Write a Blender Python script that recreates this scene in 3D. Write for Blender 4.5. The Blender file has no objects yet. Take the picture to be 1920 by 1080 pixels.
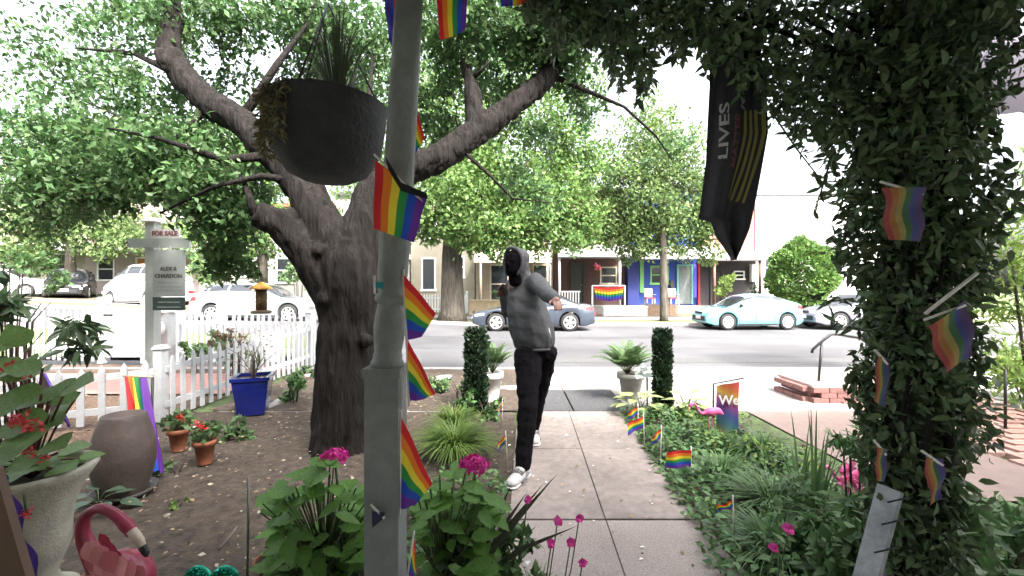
import bpy, bmesh, math, random
import numpy as np
from mathutils import Vector, Matrix, noise

random.seed(7); RNG = np.random.default_rng(7)
S = bpy.context.scene
COL = S.collection
R = math.radians

# ---------------------------------------------------------------- camera, sky, sun, exposure
cd = bpy.data.cameras.new('camera'); cam = bpy.data.objects.new('camera', cd); COL.objects.link(cam)
cam.location = (0, 0, 1.5); cam.rotation_euler = (R(90), 0, 0)
cd.sensor_width = 36; cd.lens = 15.0; cd.clip_start = 0.02; cd.clip_end = 600
S.camera = cam
W = bpy.data.worlds.new('World'); S.world = W; W.use_nodes = True
nt = W.node_tree; nt.nodes.clear()
sk = nt.nodes.new('ShaderNodeTexSky'); sk.sky_type = 'NISHITA'; sk.sun_disc = False
SUN_EL, SUN_AZ = 50, 148          # azimuth clockwise from +Y (the street side)
sk.sun_elevation = R(SUN_EL); sk.sun_rotation = R(SUN_AZ)
sk.air_density = 1.0; sk.dust_density = 9.0; sk.ozone_density = 0.3; sk.altitude = 0
bg = nt.nodes.new('ShaderNodeBackground'); bg.inputs[1].default_value = 0.15
wo = nt.nodes.new('ShaderNodeOutputWorld')
hs = nt.nodes.new('ShaderNodeHueSaturation'); hs.inputs['Saturation'].default_value = .35   # hazy, nearly white sky
nt.links.new(sk.outputs[0], hs.inputs['Color']); nt.links.new(hs.outputs[0], bg.inputs[0]); nt.links.new(bg.outputs[0], wo.inputs[0])
sl = bpy.data.lights.new('sun', 'SUN'); sl.energy = 1.3; sl.angle = R(4); sl.color = (1, .95, .88)
so = bpy.data.objects.new('sun', sl); COL.objects.link(so)
sd = Vector((math.cos(R(SUN_EL)) * math.sin(R(SUN_AZ)), math.cos(R(SUN_EL)) * math.cos(R(SUN_AZ)), math.sin(R(SUN_EL))))
so.rotation_euler = sd.to_track_quat('Z', 'Y').to_euler(); so.location = (0, 0, 30)
S.view_settings.view_transform = 'Standard'; S.view_settings.look = 'None'
S.view_settings.exposure = 2.85; S.view_settings.gamma = 1; S.view_settings.use_curve_mapping = False
S.cycles.max_bounces = 6; S.cycles.transparent_max_bounces = 4; S.cycles.use_denoising = True

# ---------------------------------------------------------------- pixel helpers (a photo pixel at a chosen distance)
def P(x, y, d): return Vector(((x - 960) / 800 * d, d, 1.5 - (y - 540) / 800 * d))
def G(x, y):
    d = 1200 / (y - 540); return Vector(((x - 960) / 800 * d, d, 0))
def smooth(a, b, t):
    t = min(1, max(0, (t - a) / (b - a))); return t * t * (3 - 2 * t)
def hill(x, y):                    # the street climbs to the left
    return 0.042 * min(38, max(0, -x - 1.5)) * smooth(8.8, 13.5, y)

# ---------------------------------------------------------------- materials
MATS = {}
def M(name, col=(.5, .5, .5), rough=.75, var=.18, scale=8, bump=.0, bscale=60, metal=0, trans=0, island=0, col2=None, coat=0, spec=.4, big=None):
    if name in MATS: return MATS[name]
    m = bpy.data.materials.new(name); m.use_nodes = True; t = m.node_tree; n = t.nodes; n.clear()
    out = n.new('ShaderNodeOutputMaterial'); b = n.new('ShaderNodeBsdfPrincipled')
    b.inputs['Roughness'].default_value = rough; b.inputs['Metallic'].default_value = metal
    b.inputs['Specular IOR Level'].default_value = spec; b.inputs['Coat Weight'].default_value = coat
    tc = n.new('ShaderNodeTexCoord')
    nz = n.new('ShaderNodeTexNoise'); nz.inputs['Scale'].default_value = scale; nz.inputs['Detail'].default_value = 6; nz.inputs['Roughness'].default_value = .65
    t.links.new(tc.outputs['Object'], nz.inputs['Vector'])
    r = n.new('ShaderNodeValToRGB')
    c2 = col2 if col2 else tuple(min(1, c * (1 + var)) for c in col)
    c1 = tuple(c * (1 - var) for c in col) if not col2 else col
    r.color_ramp.elements[0].color = (*c1, 1); r.color_ramp.elements[1].color = (*c2, 1)
    r.color_ramp.elements[0].position = .32; r.color_ramp.elements[1].position = .68
    t.links.new(nz.outputs['Fac'], r.inputs['Fac'])
    c_out = r.outputs['Color']
    if big:                        # large worn patches: (scale, amount)
        n2 = n.new('ShaderNodeTexNoise'); n2.inputs['Scale'].default_value = big[0]; n2.inputs['Detail'].default_value = 3
        t.links.new(tc.outputs['Object'], n2.inputs['Vector'])
        mr = n.new('ShaderNodeMapRange'); mr.inputs['From Min'].default_value = .3; mr.inputs['From Max'].default_value = .7
        mr.inputs['To Min'].default_value = 1 - big[1]; mr.inputs['To Max'].default_value = 1 + big[1]
        t.links.new(n2.outputs['Fac'], mr.inputs['Value'])
        mx = n.new('ShaderNodeMix'); mx.data_type = 'RGBA'; mx.blend_type = 'MULTIPLY'; mx.inputs[0].default_value = 1
        t.links.new(c_out, mx.inputs[6]); t.links.new(mr.outputs[0], mx.inputs[7]); c_out = mx.outputs[2]
    if island:
        g = n.new('ShaderNodeNewGeometry'); hv = n.new('ShaderNodeHueSaturation')
        mr = n.new('ShaderNodeMapRange'); mr.inputs['To Min'].default_value = 1 - island; mr.inputs['To Max'].default_value = 1 + island
        mh = n.new('ShaderNodeMapRange'); mh.inputs['To Min'].default_value = .5 - .05 * island; mh.inputs['To Max'].default_value = .5 + .05 * island
        t.links.new(g.outputs['Random Per Island'], mr.inputs['Value']); t.links.new(mr.outputs[0], hv.inputs['Value'])
        ma = n.new('ShaderNodeMath'); ma.operation = 'FRACT'; mb = n.new('ShaderNodeMath'); mb.operation = 'MULTIPLY'; mb.inputs[1].default_value = 7.31
        t.links.new(g.outputs['Random Per Island'], mb.inputs[0]); t.links.new(mb.outputs[0], ma.inputs[0]); t.links.new(ma.outputs[0], mh.inputs['Value'])
        t.links.new(mh.outputs[0], hv.inputs['Hue']); t.links.new(c_out, hv.inputs['Color']); c_out = hv.outputs['Color']
    t.links.new(c_out, b.inputs['Base Color'])
    if bump:
        nb = n.new('ShaderNodeTexNoise'); nb.inputs['Scale'].default_value = bscale; nb.inputs['Detail'].default_value = 5
        t.links.new(tc.outputs['Object'], nb.inputs['Vector'])
        bp = n.new('ShaderNodeBump'); bp.inputs['Strength'].default_value = bump; bp.inputs['Distance'].default_value = .02
        t.links.new(nb.outputs['Fac'], bp.inputs['Height']); t.links.new(bp.outputs[0], b.inputs['Normal'])
    if trans:
        tr = n.new('ShaderNodeBsdfTranslucent'); t.links.new(c_out, tr.inputs['Color'])
        mx = n.new('ShaderNodeMixShader'); mx.inputs[0].default_value = trans
        t.links.new(b.outputs[0], mx.inputs[1]); t.links.new(tr.outputs[0], mx.inputs[2]); t.links.new(mx.outputs[0], out.inputs[0])
    else:
        t.links.new(b.outputs[0], out.inputs[0])
    MATS[name] = m; return m

def glass(name='window_glass', col=(.02, .025, .03)):
    return M(name, col, rough=.06, var=.1, spec=.8)

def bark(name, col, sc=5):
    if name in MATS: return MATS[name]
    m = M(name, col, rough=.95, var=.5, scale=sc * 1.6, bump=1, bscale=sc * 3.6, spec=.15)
    t = m.node_tree
    for nd in t.nodes:                     # stretch the grain along the trunk
        if nd.type == 'TEX_NOISE':
            mp = t.nodes.new('ShaderNodeMapping'); mp.inputs['Scale'].default_value = (1.6, 1.6, .32)
            src = nd.inputs['Vector'].links[0].from_socket
            t.links.new(src, mp.inputs['Vector']); t.links.new(mp.outputs[0], nd.inputs['Vector'])
        if nd.type == 'BUMP': nd.inputs['Distance'].default_value = .05
    return m

def brickmat(name, c1, c2, mortar, scale=1, rot=True):
    if name in MATS: return MATS[name]
    m = bpy.data.materials.new(name); m.use_nodes = True; t = m.node_tree; b = t.nodes['Principled BSDF']
    tc = t.nodes.new('ShaderNodeTexCoord'); mp = t.nodes.new('ShaderNodeMapping')
    if rot: mp.inputs['Rotation'].default_value = (R(90), 0, 0)
    br = t.nodes.new('ShaderNodeTexBrick'); br.inputs['Scale'].default_value = scale
    br.inputs['Brick Width'].default_value = .22; br.inputs['Row Height'].default_value = .075; br.inputs['Mortar Size'].default_value = .008
    br.inputs['Color1'].default_value = (*c1, 1); br.inputs['Color2'].default_value = (*c2, 1); br.inputs['Mortar'].default_value = (*mortar, 1)
    t.links.new(tc.outputs['Object'], mp.inputs[0]); t.links.new(mp.outputs[0], br.inputs[0]); t.links.new(br.outputs['Color'], b.inputs['Base Color'])
    b.inputs['Roughness'].default_value = .9
    MATS[name] = m; return m

# ---------------------------------------------------------------- mesh building
class MB:
    def __init__(s): s.v = []; s.f = []; s.mi = []; s.sm = []
    def add(s, vs, fs, mi=0, sm=False):
        o = len(s.v); s.v += [tuple(v) for v in vs]; s.f += [[i + o for i in f] for f in fs]
        s.mi += [mi] * len(fs); s.sm += [sm] * len(fs); return s
    def box(s, c, size, rot=None, mi=0, taper=1):
        x, y, z = [k / 2 for k in size]; c = Vector(c); vs = []
        for sz in (-1, 1):
            k = taper if sz > 0 else 1
            for sx, sy in ((-1, -1), (1, -1), (1, 1), (-1, 1)):
                v = Vector((sx * x * k, sy * y * k, sz * z))
                if rot is not None: v = rot @ v
                vs.append(c + v)
        return s.add(vs, [[3, 2, 1, 0], [4, 5, 6, 7], [0, 1, 5, 4], [1, 2, 6, 5], [2, 3, 7, 6], [3, 0, 4, 7]], mi)
    def bb(s, x0, x1, y0, y1, z0, z1, mi=0): return s.box(((x0 + x1) / 2, (y0 + y1) / 2, (z0 + z1) / 2), (x1 - x0, y1 - y0, z1 - z0), mi=mi)
    def bar(s, a, b, w, h=None, mi=0):       # rectangular bar from a to b
        a = Vector(a); b = Vector(b); d = b - a; q = d.to_track_quat('X', 'Z').to_matrix()
        return s.box((a + b) / 2, (d.length, w, h or w), rot=q, mi=mi)
    def tube(s, pts, rad, n=8, mi=0, cap=True, wob=0, sm=True, wsc=4):
        pts = [Vector(p) for p in pts]; k = len(pts)
        rad = [rad] * k if isinstance(rad, (int, float)) else rad
        vs = []; up = None
        for i, p in enumerate(pts):
            t = (pts[min(i + 1, k - 1)] - pts[max(i - 1, 0)]).normalized()
            if up is None: up = Vector((0, 1, 0)) if abs(t.y) < .8 else Vector((1, 0, 0))
            u = (up - t * up.dot(t)).normalized(); w = t.cross(u); up = u
            for j in range(n):
                a = 2 * math.pi * j / n; dr = u * math.cos(a) + w * math.sin(a); r = rad[i]
                if wob: r *= 1 + wob * noise.noise((p + dr * r) * wsc) + .5 * wob * noise.noise((p * .35 + dr * r * 2.2) * wsc * 2.4)
                vs.append(p + dr * r)
        fs = [[i * n + j, i * n + (j + 1) % n, (i + 1) * n + (j + 1) % n, (i + 1) * n + j] for i in range(k - 1) for j in range(n)]
        if cap: fs += [list(range(n))[::-1], [(k - 1) * n + j for j in range(n)]]
        return s.add(vs, fs, mi, sm)
    def lathe(s, prof, c=(0, 0, 0), n=20, axis=None, mi=0, sm=True, cap=True):  # prof: (radius, height)
        c = Vector(c); vs = []
        for r, h in prof:
            for j in range(n):
                a = 2 * math.pi * j / n; v = Vector((r * math.cos(a), r * math.sin(a), h))
                vs.append(c + (axis @ v if axis is not None else v))
        k = len(prof)
        fs = [[i * n + j, i * n + (j + 1) % n, (i + 1) * n + (j + 1) % n, (i + 1) * n + j] for i in range(k - 1) for j in range(n)]
        if cap: fs += [list(range(n))[::-1], [(k - 1) * n + j for j in range(n)]]
        return s.add(vs, fs, mi, sm)
    def ell(s, c, r, n=10, rot=None, mi=0, sm=True):
        prof = [(math.sin(math.pi * (i + .02) / (n + .04)), -math.cos(math.pi * (i + .02) / (n + .04))) for i in range(n + 1)]
        c = Vector(c); r = r if isinstance(r, (tuple, list)) else (r, r, r); vs = []; m = n * 2
        for q, h in prof:
            for j in range(m):
                a = 2 * math.pi * j / m; v = Vector((q * math.cos(a) * r[0], q * math.sin(a) * r[1], h * r[2]))
                vs.append(c + (rot @ v if rot is not None else v))
        fs = [[i * m + j, i * m + (j + 1) % m, (i + 1) * m + (j + 1) % m, (i + 1) * m + j] for i in range(n) for j in range(m)]
        return s.add(vs, fs, mi, sm)
    def grid(s, fn, nu, nv, mi=None, sm=True, flip=False):   # fn(u,v) with u,v in 0..1 ; mi(iu,iv) -> slot
        vs = [fn(i / nu, j / nv) for j in range(nv + 1) for i in range(nu + 1)]; o = len(s.v); s.v += [tuple(v) for v in vs]
        for j in range(nv):
            for i in range(nu):
                a = o + j * (nu + 1) + i; q = [a, a + 1, a + nu + 2, a + nu + 1]
                s.f.append(q[::-1] if flip else q); s.mi.append(mi(i, j) if mi else 0); s.sm.append(sm)
        return s
    def mesh(s, name, mats, off=(0, 0, 0)):
        me = bpy.data.meshes.new(name); o = Vector(off)
        v = [(a - o[0], b - o[1], c - o[2]) for a, b, c in s.v] if o.length else s.v
        me.from_pydata(v, [], s.f)
        for m in (mats if isinstance(mats, (list, tuple)) else [mats]): me.materials.append(m)
        me.polygons.foreach_set('material_index', s.mi); me.polygons.foreach_set('use_smooth', s.sm); me.update()
        return me
    def build(s, name, mats, parent=None, off=None):
        o = off if off is not None else (wloc(parent) if parent else (0, 0, 0))
        return link(name, s.mesh(name, mats, o), parent)

def wloc(o):
    v = Vector((0, 0, 0))
    while o: v += o.location; o = o.parent
    return v
def link(name, data, parent=None, loc=(0, 0, 0)):
    o = bpy.data.objects.new(name, data); COL.objects.link(o); o.location = loc
    if parent: o.parent = parent
    return o
def tag(o, label=None, cat=None, group=None, kind=None):
    if label: o['label'] = label
    if cat: o['category'] = cat
    if group: o['group'] = group
    if kind: o['kind'] = kind
    return o
def thing(name, label, cat, loc=(0, 0, 0), group=None):
    o = link(name, None, None, loc); o.empty_display_size = .1; return tag(o, label, cat, group)
def dup(root, label=None, loc=None, rotz=None, group=None):
    def cp(o, par):
        c = o.copy(); COL.objects.link(c); c.parent = par
        for ch in list(o.children): cp(ch, c)
        return c
    r = cp(root, None)
    if label: r['label'] = label
    if loc is not None: r.location = loc
    if rotz is not None: r.rotation_euler = (0, 0, rotz)
    if group: r['group'] = group
    return r

# ---- leaves
T4 = (np.array([(0, 0, 0), (.45, .26, .05), (1, 0, -.12), (.45, -.26, .05), (.45, 0, -.02)]), [(0, 4, 1), (1, 4, 2), (0, 3, 4), (4, 3, 2)])
T2 = (np.array([(0, 0, 0), (.5, .3, .06), (1, 0, -.08), (.5, -.3, .06)]), [(0, 3, 1), (1, 3, 2)])
TL = (np.array([(0, 0, 0), (.3, .13, .03), (.65, .11, .0), (1, 0, -.16), (.65, -.11, .0), (.3, -.13, .03), (.5, 0, -.02)]), [(0, 6, 1), (1, 6, 2), (2, 6, 3), (0, 5, 6), (5, 4, 6), (4, 3, 6)])
TV = (np.array([(0, 0, 0), (.25, .2, .03), (.6, .17, .0), (1, 0, -.16), (.6, -.17, .0), (.25, -.2, .03), (.45, 0, -.02)]), [(0, 6, 1), (1, 6, 2), (2, 6, 3), (0, 5, 6), (5, 4, 6), (4, 3, 6)])
TM = (np.array([(0, 0, 0), (.1, .3, .02), (.4, .2, .03), (.55, .5, 0), (.7, .2, .02), (1, 0, -.1), (.7, -.2, .02), (.55, -.5, 0), (.4, -.2, .03), (.1, -.3, .02), (.42, 0, -.02)]),
      [(0, 10, 1), (1, 10, 2), (2, 10, 3), (3, 10, 4), (4, 10, 5), (5, 10, 6), (6, 10, 7), (7, 10, 8), (8, 10, 9), (9, 10, 0)])
def stamp(name, C, D, N, size, tmpl, mat, parent=None, kind=None):
    """one mesh of many leaves: centres C, directions D, normals N (n,3), size (n,)"""
    tv, tf = tmpl; C = np.asarray(C, float); n = len(C); k = len(tv)
    D = np.asarray(D, float); D /= np.linalg.norm(D, axis=1, keepdims=True) + 1e-9
    N = np.asarray(N, float); N = N - D * (N * D).sum(1, keepdims=True); N /= np.linalg.norm(N, axis=1, keepdims=True) + 1e-9
    Bv = np.cross(N, D); s = np.broadcast_to(np.asarray(size, float), (n,))[:, None, None]
    V = C[:, None, :] + s * (tv[None, :, 0:1] * D[:, None, :] + tv[None, :, 1:2] * Bv[:, None, :] + tv[None, :, 2:3] * N[:, None, :])
    if parent: V = V - np.array(wloc(parent))[None, None, :]
    F = (np.array(tf)[None] + (np.arange(n) * k)[:, None, None]).reshape(-1, 3)
    me = bpy.data.meshes.new(name); me.vertices.add(n * k); me.vertices.foreach_set('co', V.astype(np.float32).ravel())
    me.loops.add(F.size); me.loops.foreach_set('vertex_index', F.astype(np.int32).ravel())
    me.polygons.add(len(F)); me.polygons.foreach_set('loop_start', np.arange(0, F.size, 3, dtype=np.int32))
    me.materials.append(mat); me.update(calc_edges=True)
    o = link(name, me, parent)
    if kind: o['kind'] = kind
    return o
def leafmesh(name, tmpl, mat):
    me = bpy.data.meshes.new(name); me.from_pydata([tuple(v) for v in tmpl[0]], [], [list(f) for f in tmpl[1]]); me.materials.append(mat)
    for p in me.polygons: p.use_smooth = True
    return me
def put(name, me, parent, loc, d, nrm, size):
    d = Vector(d).normalized(); n = Vector(nrm); n = (n - d * n.dot(d)); n = n.normalized() if n.length > 1e-4 else d.orthogonal().normalized(); b = n.cross(d)
    o = bpy.data.objects.new(name, me); COL.objects.link(o)
    o.rotation_euler = Matrix((d, b, n)).transposed().to_euler(); o.scale = (size,) * 3
    o.location = Vector(loc) - (wloc(parent) if parent else Vector()); o.parent = parent
    return o
def ball(n, c, r):
    v = RNG.normal(size=(n, 3)); v /= np.linalg.norm(v, axis=1, keepdims=True)
    return np.asarray(c) + v * (RNG.random((n, 1)) ** .45) * np.asarray(r)
def crown(parent, clusters, size, tmpl, mat, name='crown', flat=.8, droop=.35):
    Cs = []
    for c, r, n in clusters:
        k = max(1, n // 26)
        sub = ball(k, c, np.array([r, r, r * flat]))             # tufts of leaves with gaps between
        Cs.append(np.repeat(sub, 26, 0) + RNG.normal(size=(k * 26, 3)) * r * .13)
    C = np.concatenate(Cs); n = len(C)
    D = RNG.normal(size=(n, 3)); D[:, 2] -= droop
    N = RNG.normal(size=(n, 3)) * .7; N[:, 2] += 1
    return stamp(name, C, D, N, size * RNG.uniform(.4, 1.5, n), tmpl, mat, parent)

# ---- fused bodies: spheres along chains, remeshed to one skin
def fuse(name, chains, mat, parent, voxel=.008, it=6, balls=()):
    bm = bmesh.new()
    def sph(c, r):
        r = r if isinstance(r, (tuple, list, Vector)) else (r, r, r)
        bmesh.ops.create_icosphere(bm, subdivisions=2, radius=1, matrix=Matrix.Translation(c) @ Matrix.Diagonal((*r, 1)))
    for ch in chains:
        for (a, ra), (b, rb) in zip(ch, ch[1:]):
            a = Vector(a); b = Vector(b); va = Vector(ra) if not isinstance(ra, (int, float)) else Vector((ra,) * 3); vb = Vector(rb) if not isinstance(rb, (int, float)) else Vector((rb,) * 3)
            k = max(2, int((b - a).length / (min(min(va), min(vb)) * .35)) + 1)
            for i in range(k + 1):
                t = i / k; sph(a.lerp(b, t), va.lerp(vb, t))
    for c, r in balls: sph(Vector(c), r)
    me = bpy.data.meshes.new(name); bm.to_mesh(me); bm.free()
    o = bpy.data.objects.new(name, me); COL.objects.link(o)
    m = o.modifiers.new('r', 'REMESH'); m.mode = 'VOXEL'; m.voxel_size = voxel
    m = o.modifiers.new('s', 'SMOOTH'); m.iterations = it; m.factor = .5
    dg = bpy.context.evaluated_depsgraph_get(); me2 = bpy.data.meshes.new_from_object(o.evaluated_get(dg))
    bpy.data.objects.remove(o); me2.name = name
    me2.materials.clear(); me2.materials.append(mat)
    me2.polygons.foreach_set('use_smooth', [True] * len(me2.polygons)); me2.polygons.foreach_set('material_index', [0] * len(me2.polygons))
    if parent: me2.transform(Matrix.Translation(-wloc(parent)))
    return link(name, me2, parent)

def weld(name, mb, mat, parent, voxel, it=3):
    """overlapping tubes remeshed to one continuous skin"""
    o = bpy.data.objects.new(name, mb.mesh(name, mat)); COL.objects.link(o)
    m = o.modifiers.new('r', 'REMESH'); m.mode = 'VOXEL'; m.voxel_size = voxel
    m = o.modifiers.new('s', 'SMOOTH'); m.iterations = it; m.factor = .5
    dg = bpy.context.evaluated_depsgraph_get(); me = bpy.data.meshes.new_from_object(o.evaluated_get(dg)); bpy.data.objects.remove(o)
    me.name = name; me.materials.clear(); me.materials.append(mat); n = len(me.polygons)
    me.polygons.foreach_set('use_smooth', [True] * n); me.polygons.foreach_set('material_index', [0] * n)
    me.transform(Matrix.Translation(-wloc(parent))); return link(name, me, parent)
def crease(o, fn):
    """push each vertex along its normal by fn(position)"""
    me = o.data; nr = [v.normal.copy() for v in me.vertices]
    for v, n in zip(me.vertices, nr): v.co += n * fn(v.co)
    me.update(); return o

def text_mesh(s, size, depth=.0, bold=0):
    cu = bpy.data.curves.new('lettering', 'FONT'); cu.body = s; cu.size = size; cu.align_x = 'CENTER'; cu.align_y = 'CENTER'; cu.extrude = depth; cu.offset = bold; cu.resolution_u = 3
    o = bpy.data.objects.new('lettering', cu); COL.objects.link(o)
    dg = bpy.context.evaluated_depsgraph_get(); me = bpy.data.meshes.new_from_object(o.evaluated_get(dg)); bpy.data.objects.remove(o)
    return me

# ---------------------------------------------------------------- palette
WHITE = M('white_paint', (.72, .72, .72), .6, .08, 6, .05)
FENCE = M('fence_paint', (.42, .43, .45), .65, .12, 9, .15, 40)
CONC = M('concrete', (.225, .19, .172), .9, .2, 14, .25, 160, big=(1.1, .28))
CONC2 = M('pale_aggregate_concrete', (.31, .265, .24), .95, .28, 90, .5, 220, big=(1.5, .15))
SIDE = M('pale_sidewalk_concrete', (.25, .232, .226), .9, .12, 10, .2, 120, big=(.7, .1))
ASPH = M('asphalt', (.072, .071, .077), .9, .25, 40, .25, 250, big=(.35, .3))
PATCH = M('old_asphalt_patch', (.06, .06, .064), .95, .4, 30, .4, 120)
SOIL = M('soil', (.066, .05, .038), .97, .45, 14, .7, 60, big=(1.2, .25))
LAWN = M('lawn', (.07, .10, .035), .95, .4, 5, .5, 30)
TERRA = M('terracotta', (.30, .11, .06), .85, .2, 12, .1)
RAIN = [M('flag_red', (.62, .02, .03), .6, .06, trans=.3), M('flag_orange', (.75, .19, .02), .6, .06, trans=.3), M('flag_yellow', (.75, .60, .04), .6, .06, trans=.3),
        M('flag_green', (.03, .25, .06), .6, .06, trans=.3), M('flag_blue', (.02, .07, .42), .6, .06, trans=.3), M('flag_violet', (.13, .03, .28), .6, .06, trans=.3)]
RAIN_SHADED = [M('shaded_' + n_, c_, .75, .12, 20, trans=.2) for n_, c_ in (('red', (.30, .06, .06)), ('orange', (.34, .14, .05)), ('yellow', (.30, .24, .08)), ('green', (.05, .13, .06)), ('blue', (.06, .07, .22)), ('violet', (.10, .06, .17)))]  # duller copies of the flag colours: vine shade and veil put into the pigment
BLACKCLOTH = M('black_cloth', (.012, .012, .015), .85, .2, 30)
STICK = M('pale_wood_stick', (.5, .42, .3), .7)
L_MAIN = M('leaf_main', (.075, .145, .05), .55, .2, 3, trans=.35, island=.45)
L_STREET = M('leaf_street', (.125, .215, .06), .6, .25, .6, trans=.4, island=.5)
L_STREET2 = M('leaf_street_pale', (.14, .21, .075), .6, .25, .6, trans=.45, island=.5)
L_IVY = M('leaf_vine', (.085, .13, .06), .42, .2, 4, trans=.22, island=.65)
L_HYD = M('leaf_hydrangea', (.12, .25, .05), .5, .3, 12, trans=.35, island=.0)
L_GC = M('leaf_groundcover', (.085, .165, .055), .45, .25, 6, trans=.25, island=.5)
L_LIR = M('leaf_liriope', (.14, .22, .05), .5, .2, 6, trans=.35, island=.35)
L_DARK = M('leaf_evergreen', (.022, .045, .022), .5, .2, 6, trans=.12, island=.5)
L_FERN = M('leaf_fern', (.085, .15, .055), .55, .2, 8, trans=.3, island=.35)
L_BRIGHT = M('leaf_bright', (.17, .26, .06), .55, .2, 4, trans=.45, island=.4)
STEM = M('green_stem', (.06, .09, .03), .7)
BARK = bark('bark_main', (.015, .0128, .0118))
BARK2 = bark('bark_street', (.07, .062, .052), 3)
BLACKM = M('black_metal', (.012, .012, .013), .45)
GLASS = glass()
# ================================================================ GROUND, ROAD, PAVEMENT
def sheet(name, x0, x1, y0, y1, nx, ny, z, mat, rough=0, kind='structure', edge=None):
    b = MB()
    def fn(u, v):
        x = x0 + (x1 - x0) * u; y = y0 + (y1 - y0) * v
        return (x, y, z + hill(x, y) + (rough * noise.noise((x * 2.1, y * 2.1, 3)) if rough else 0))
    b.grid(fn, nx, ny); o = b.build(name, mat); o['kind'] = kind; return o
gb = MB(); gy = [-12, -1.5, 1.7, 3, 4.5, 6, 7.95, 7.99, 18.06, 18.1, 20, 24, 30, 40, 60, 100, 180]
gz = [-.03, -.03, -.03, -.03, -.03, -.03, -.03, -.16, -.16, -.02, -.02, -.01, 0, 0, 0, 0, 0]
gx = [-150, -90, -60] + [-40 + 2 * i for i in range(41)] + [60, 90, 150]
vs = [(x, y, z + hill(x, y)) for y, z in zip(gy, gz) for x in gx]; k = len(gx)
gb.add(vs, [[j * k + i, j * k + i + 1, (j + 1) * k + i + 1, (j + 1) * k + i] for j in range(len(gy) - 1) for i in range(k - 1)])
gb.build('ground', LAWN)['kind'] = 'structure'
sheet('road', -60, 60, 8.0, 18.05, 60, 12, -.1, ASPH)
def kerb(name, y0, y1, xa, xb, top):
    b = MB(); n = int((xb - xa) / 1.5); L = (xb - xa) / n
    root = thing(name, None, None); root['kind'] = 'structure'; del_keys = 0
    for i in range(n):
        x0 = xa + i * L + .006; x1 = xa + (i + 1) * L - .006; q = MB()
        vs = [(x, y, z + hill(x, (y0 + y1) / 2)) for x in (x0, x1) for y, z in ((y0, -.2), (y1, -.2), (y1, top), (y0, top))]
        q.add(vs, [[0, 3, 2, 1], [4, 5, 6, 7], [0, 4, 7, 3], [1, 2, 6, 5], [3, 7, 6, 2], [0, 1, 5, 4]])
        q.build('kerb_stone', SIDE, root)
    return root
kerb('near_kerb', 7.84, 8.0, -15, 27, .015); kerb('far_kerb', 18.02, 18.2, -24, 30, .03)
# seams and worn strips in the road
for y0, y1, x0, x1, c in ((9.15, 9.75, -.5, 14, .075), (11.2, 11.32, -8, 20, .07), (9.0, 9.06, 2.2, 9, .1), (13.6, 13.68, -10, 20, .035)):
    b = MB()
    b.grid(lambda u, v: (x0 + (x1 - x0) * u, y0 + (y1 - y0) * v + .05 * noise.noise((u * 9, v, y0)), -.096 + hill(x0 + (x1 - x0) * u, (y0 + y1) / 2)), 24, 2)
    o = b.build('road_patch_strip', M('road_patch_%d' % int(c * 100), (c, c, c * 1.02), .95, .3, 30, .3, 200)); o['kind'] = 'structure'
# public pavement: slabs
def slab(parent, pts, mat, z=.0, th=.08, gap=.006, name='slab'):
    c = sum((Vector(p) for p in pts), Vector((0, 0))) / len(pts); b = MB(); q = []
    for p in pts:
        v = Vector(p); d = (c - v); q.append(v + d.normalized() * gap * 1.4)
    n = len(q); dz = random.uniform(-.0025, .0025)
    vs = [(p.x, p.y, z - th) for p in q] + [(p.x, p.y, z + dz - .004) for p in q]
    q2 = [p + (c - p).normalized() * .007 for p in q]; vs += [(p.x, p.y, z + dz) for p in q2]
    fs = [[i, (i + 1) % n, n + (i + 1) % n, n + i] for i in range(n)] + [[n + i, n + (i + 1) % n, 2 * n + (i + 1) % n, 2 * n + i] for i in range(n)] + [list(range(2 * n, 3 * n))]
    b.add(vs, fs); return b.build(name, mat, parent)
sw = thing('pavement', None, None); sw['kind'] = 'structure'
xs = [-3.6 + 1.45 * i for i in range(17)]
for a, c in zip(xs, xs[1:]):
    slab(sw, [(a, 6.3), (c, 6.3), (c, 7.84), (a, 7.84)], SIDE)
    if c < .15 or a > 1.3: slab(sw, [(a, 5.2), (c, 5.2), (c, 6.29), (a, 6.29)], SIDE)
slab(sw, [(.1, 5.2), (.745, 5.2), (.745, 6.29), (.1, 6.29)], PATCH, .004, name='patched_slab'); slab(sw, [(.76, 5.2), (1.42, 5.2), (1.42, 6.29), (.76, 6.29)], PATCH, .004, name='patched_slab')
slab(sw, [(1.44, 5.2), (2.2, 5.2), (2.2, 6.29), (1.44, 6.29)], SIDE, .004)
# garden path
gp_ = thing('garden_path', None, None); gp_['kind'] = 'structure'
def px_(y, k): return (-.02 + .035 * (y - 2.76) + k * (.625))
rows = [(1.62, 2.745, CONC2), (2.77, 3.98, CONC), (3.985, 5.185, CONC)]
for y0, y1, m in rows:
    for k in (0, 1):
        slab(gp_, [(px_(y0, k) + .001, y0), (px_(y0, k + 1) - .001, y0), (px_(y1, k + 1) - .001, y1), (px_(y1, k) + .001, y1)], m, .012 if m is CONC2 else .004, gap=.0025)
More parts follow.
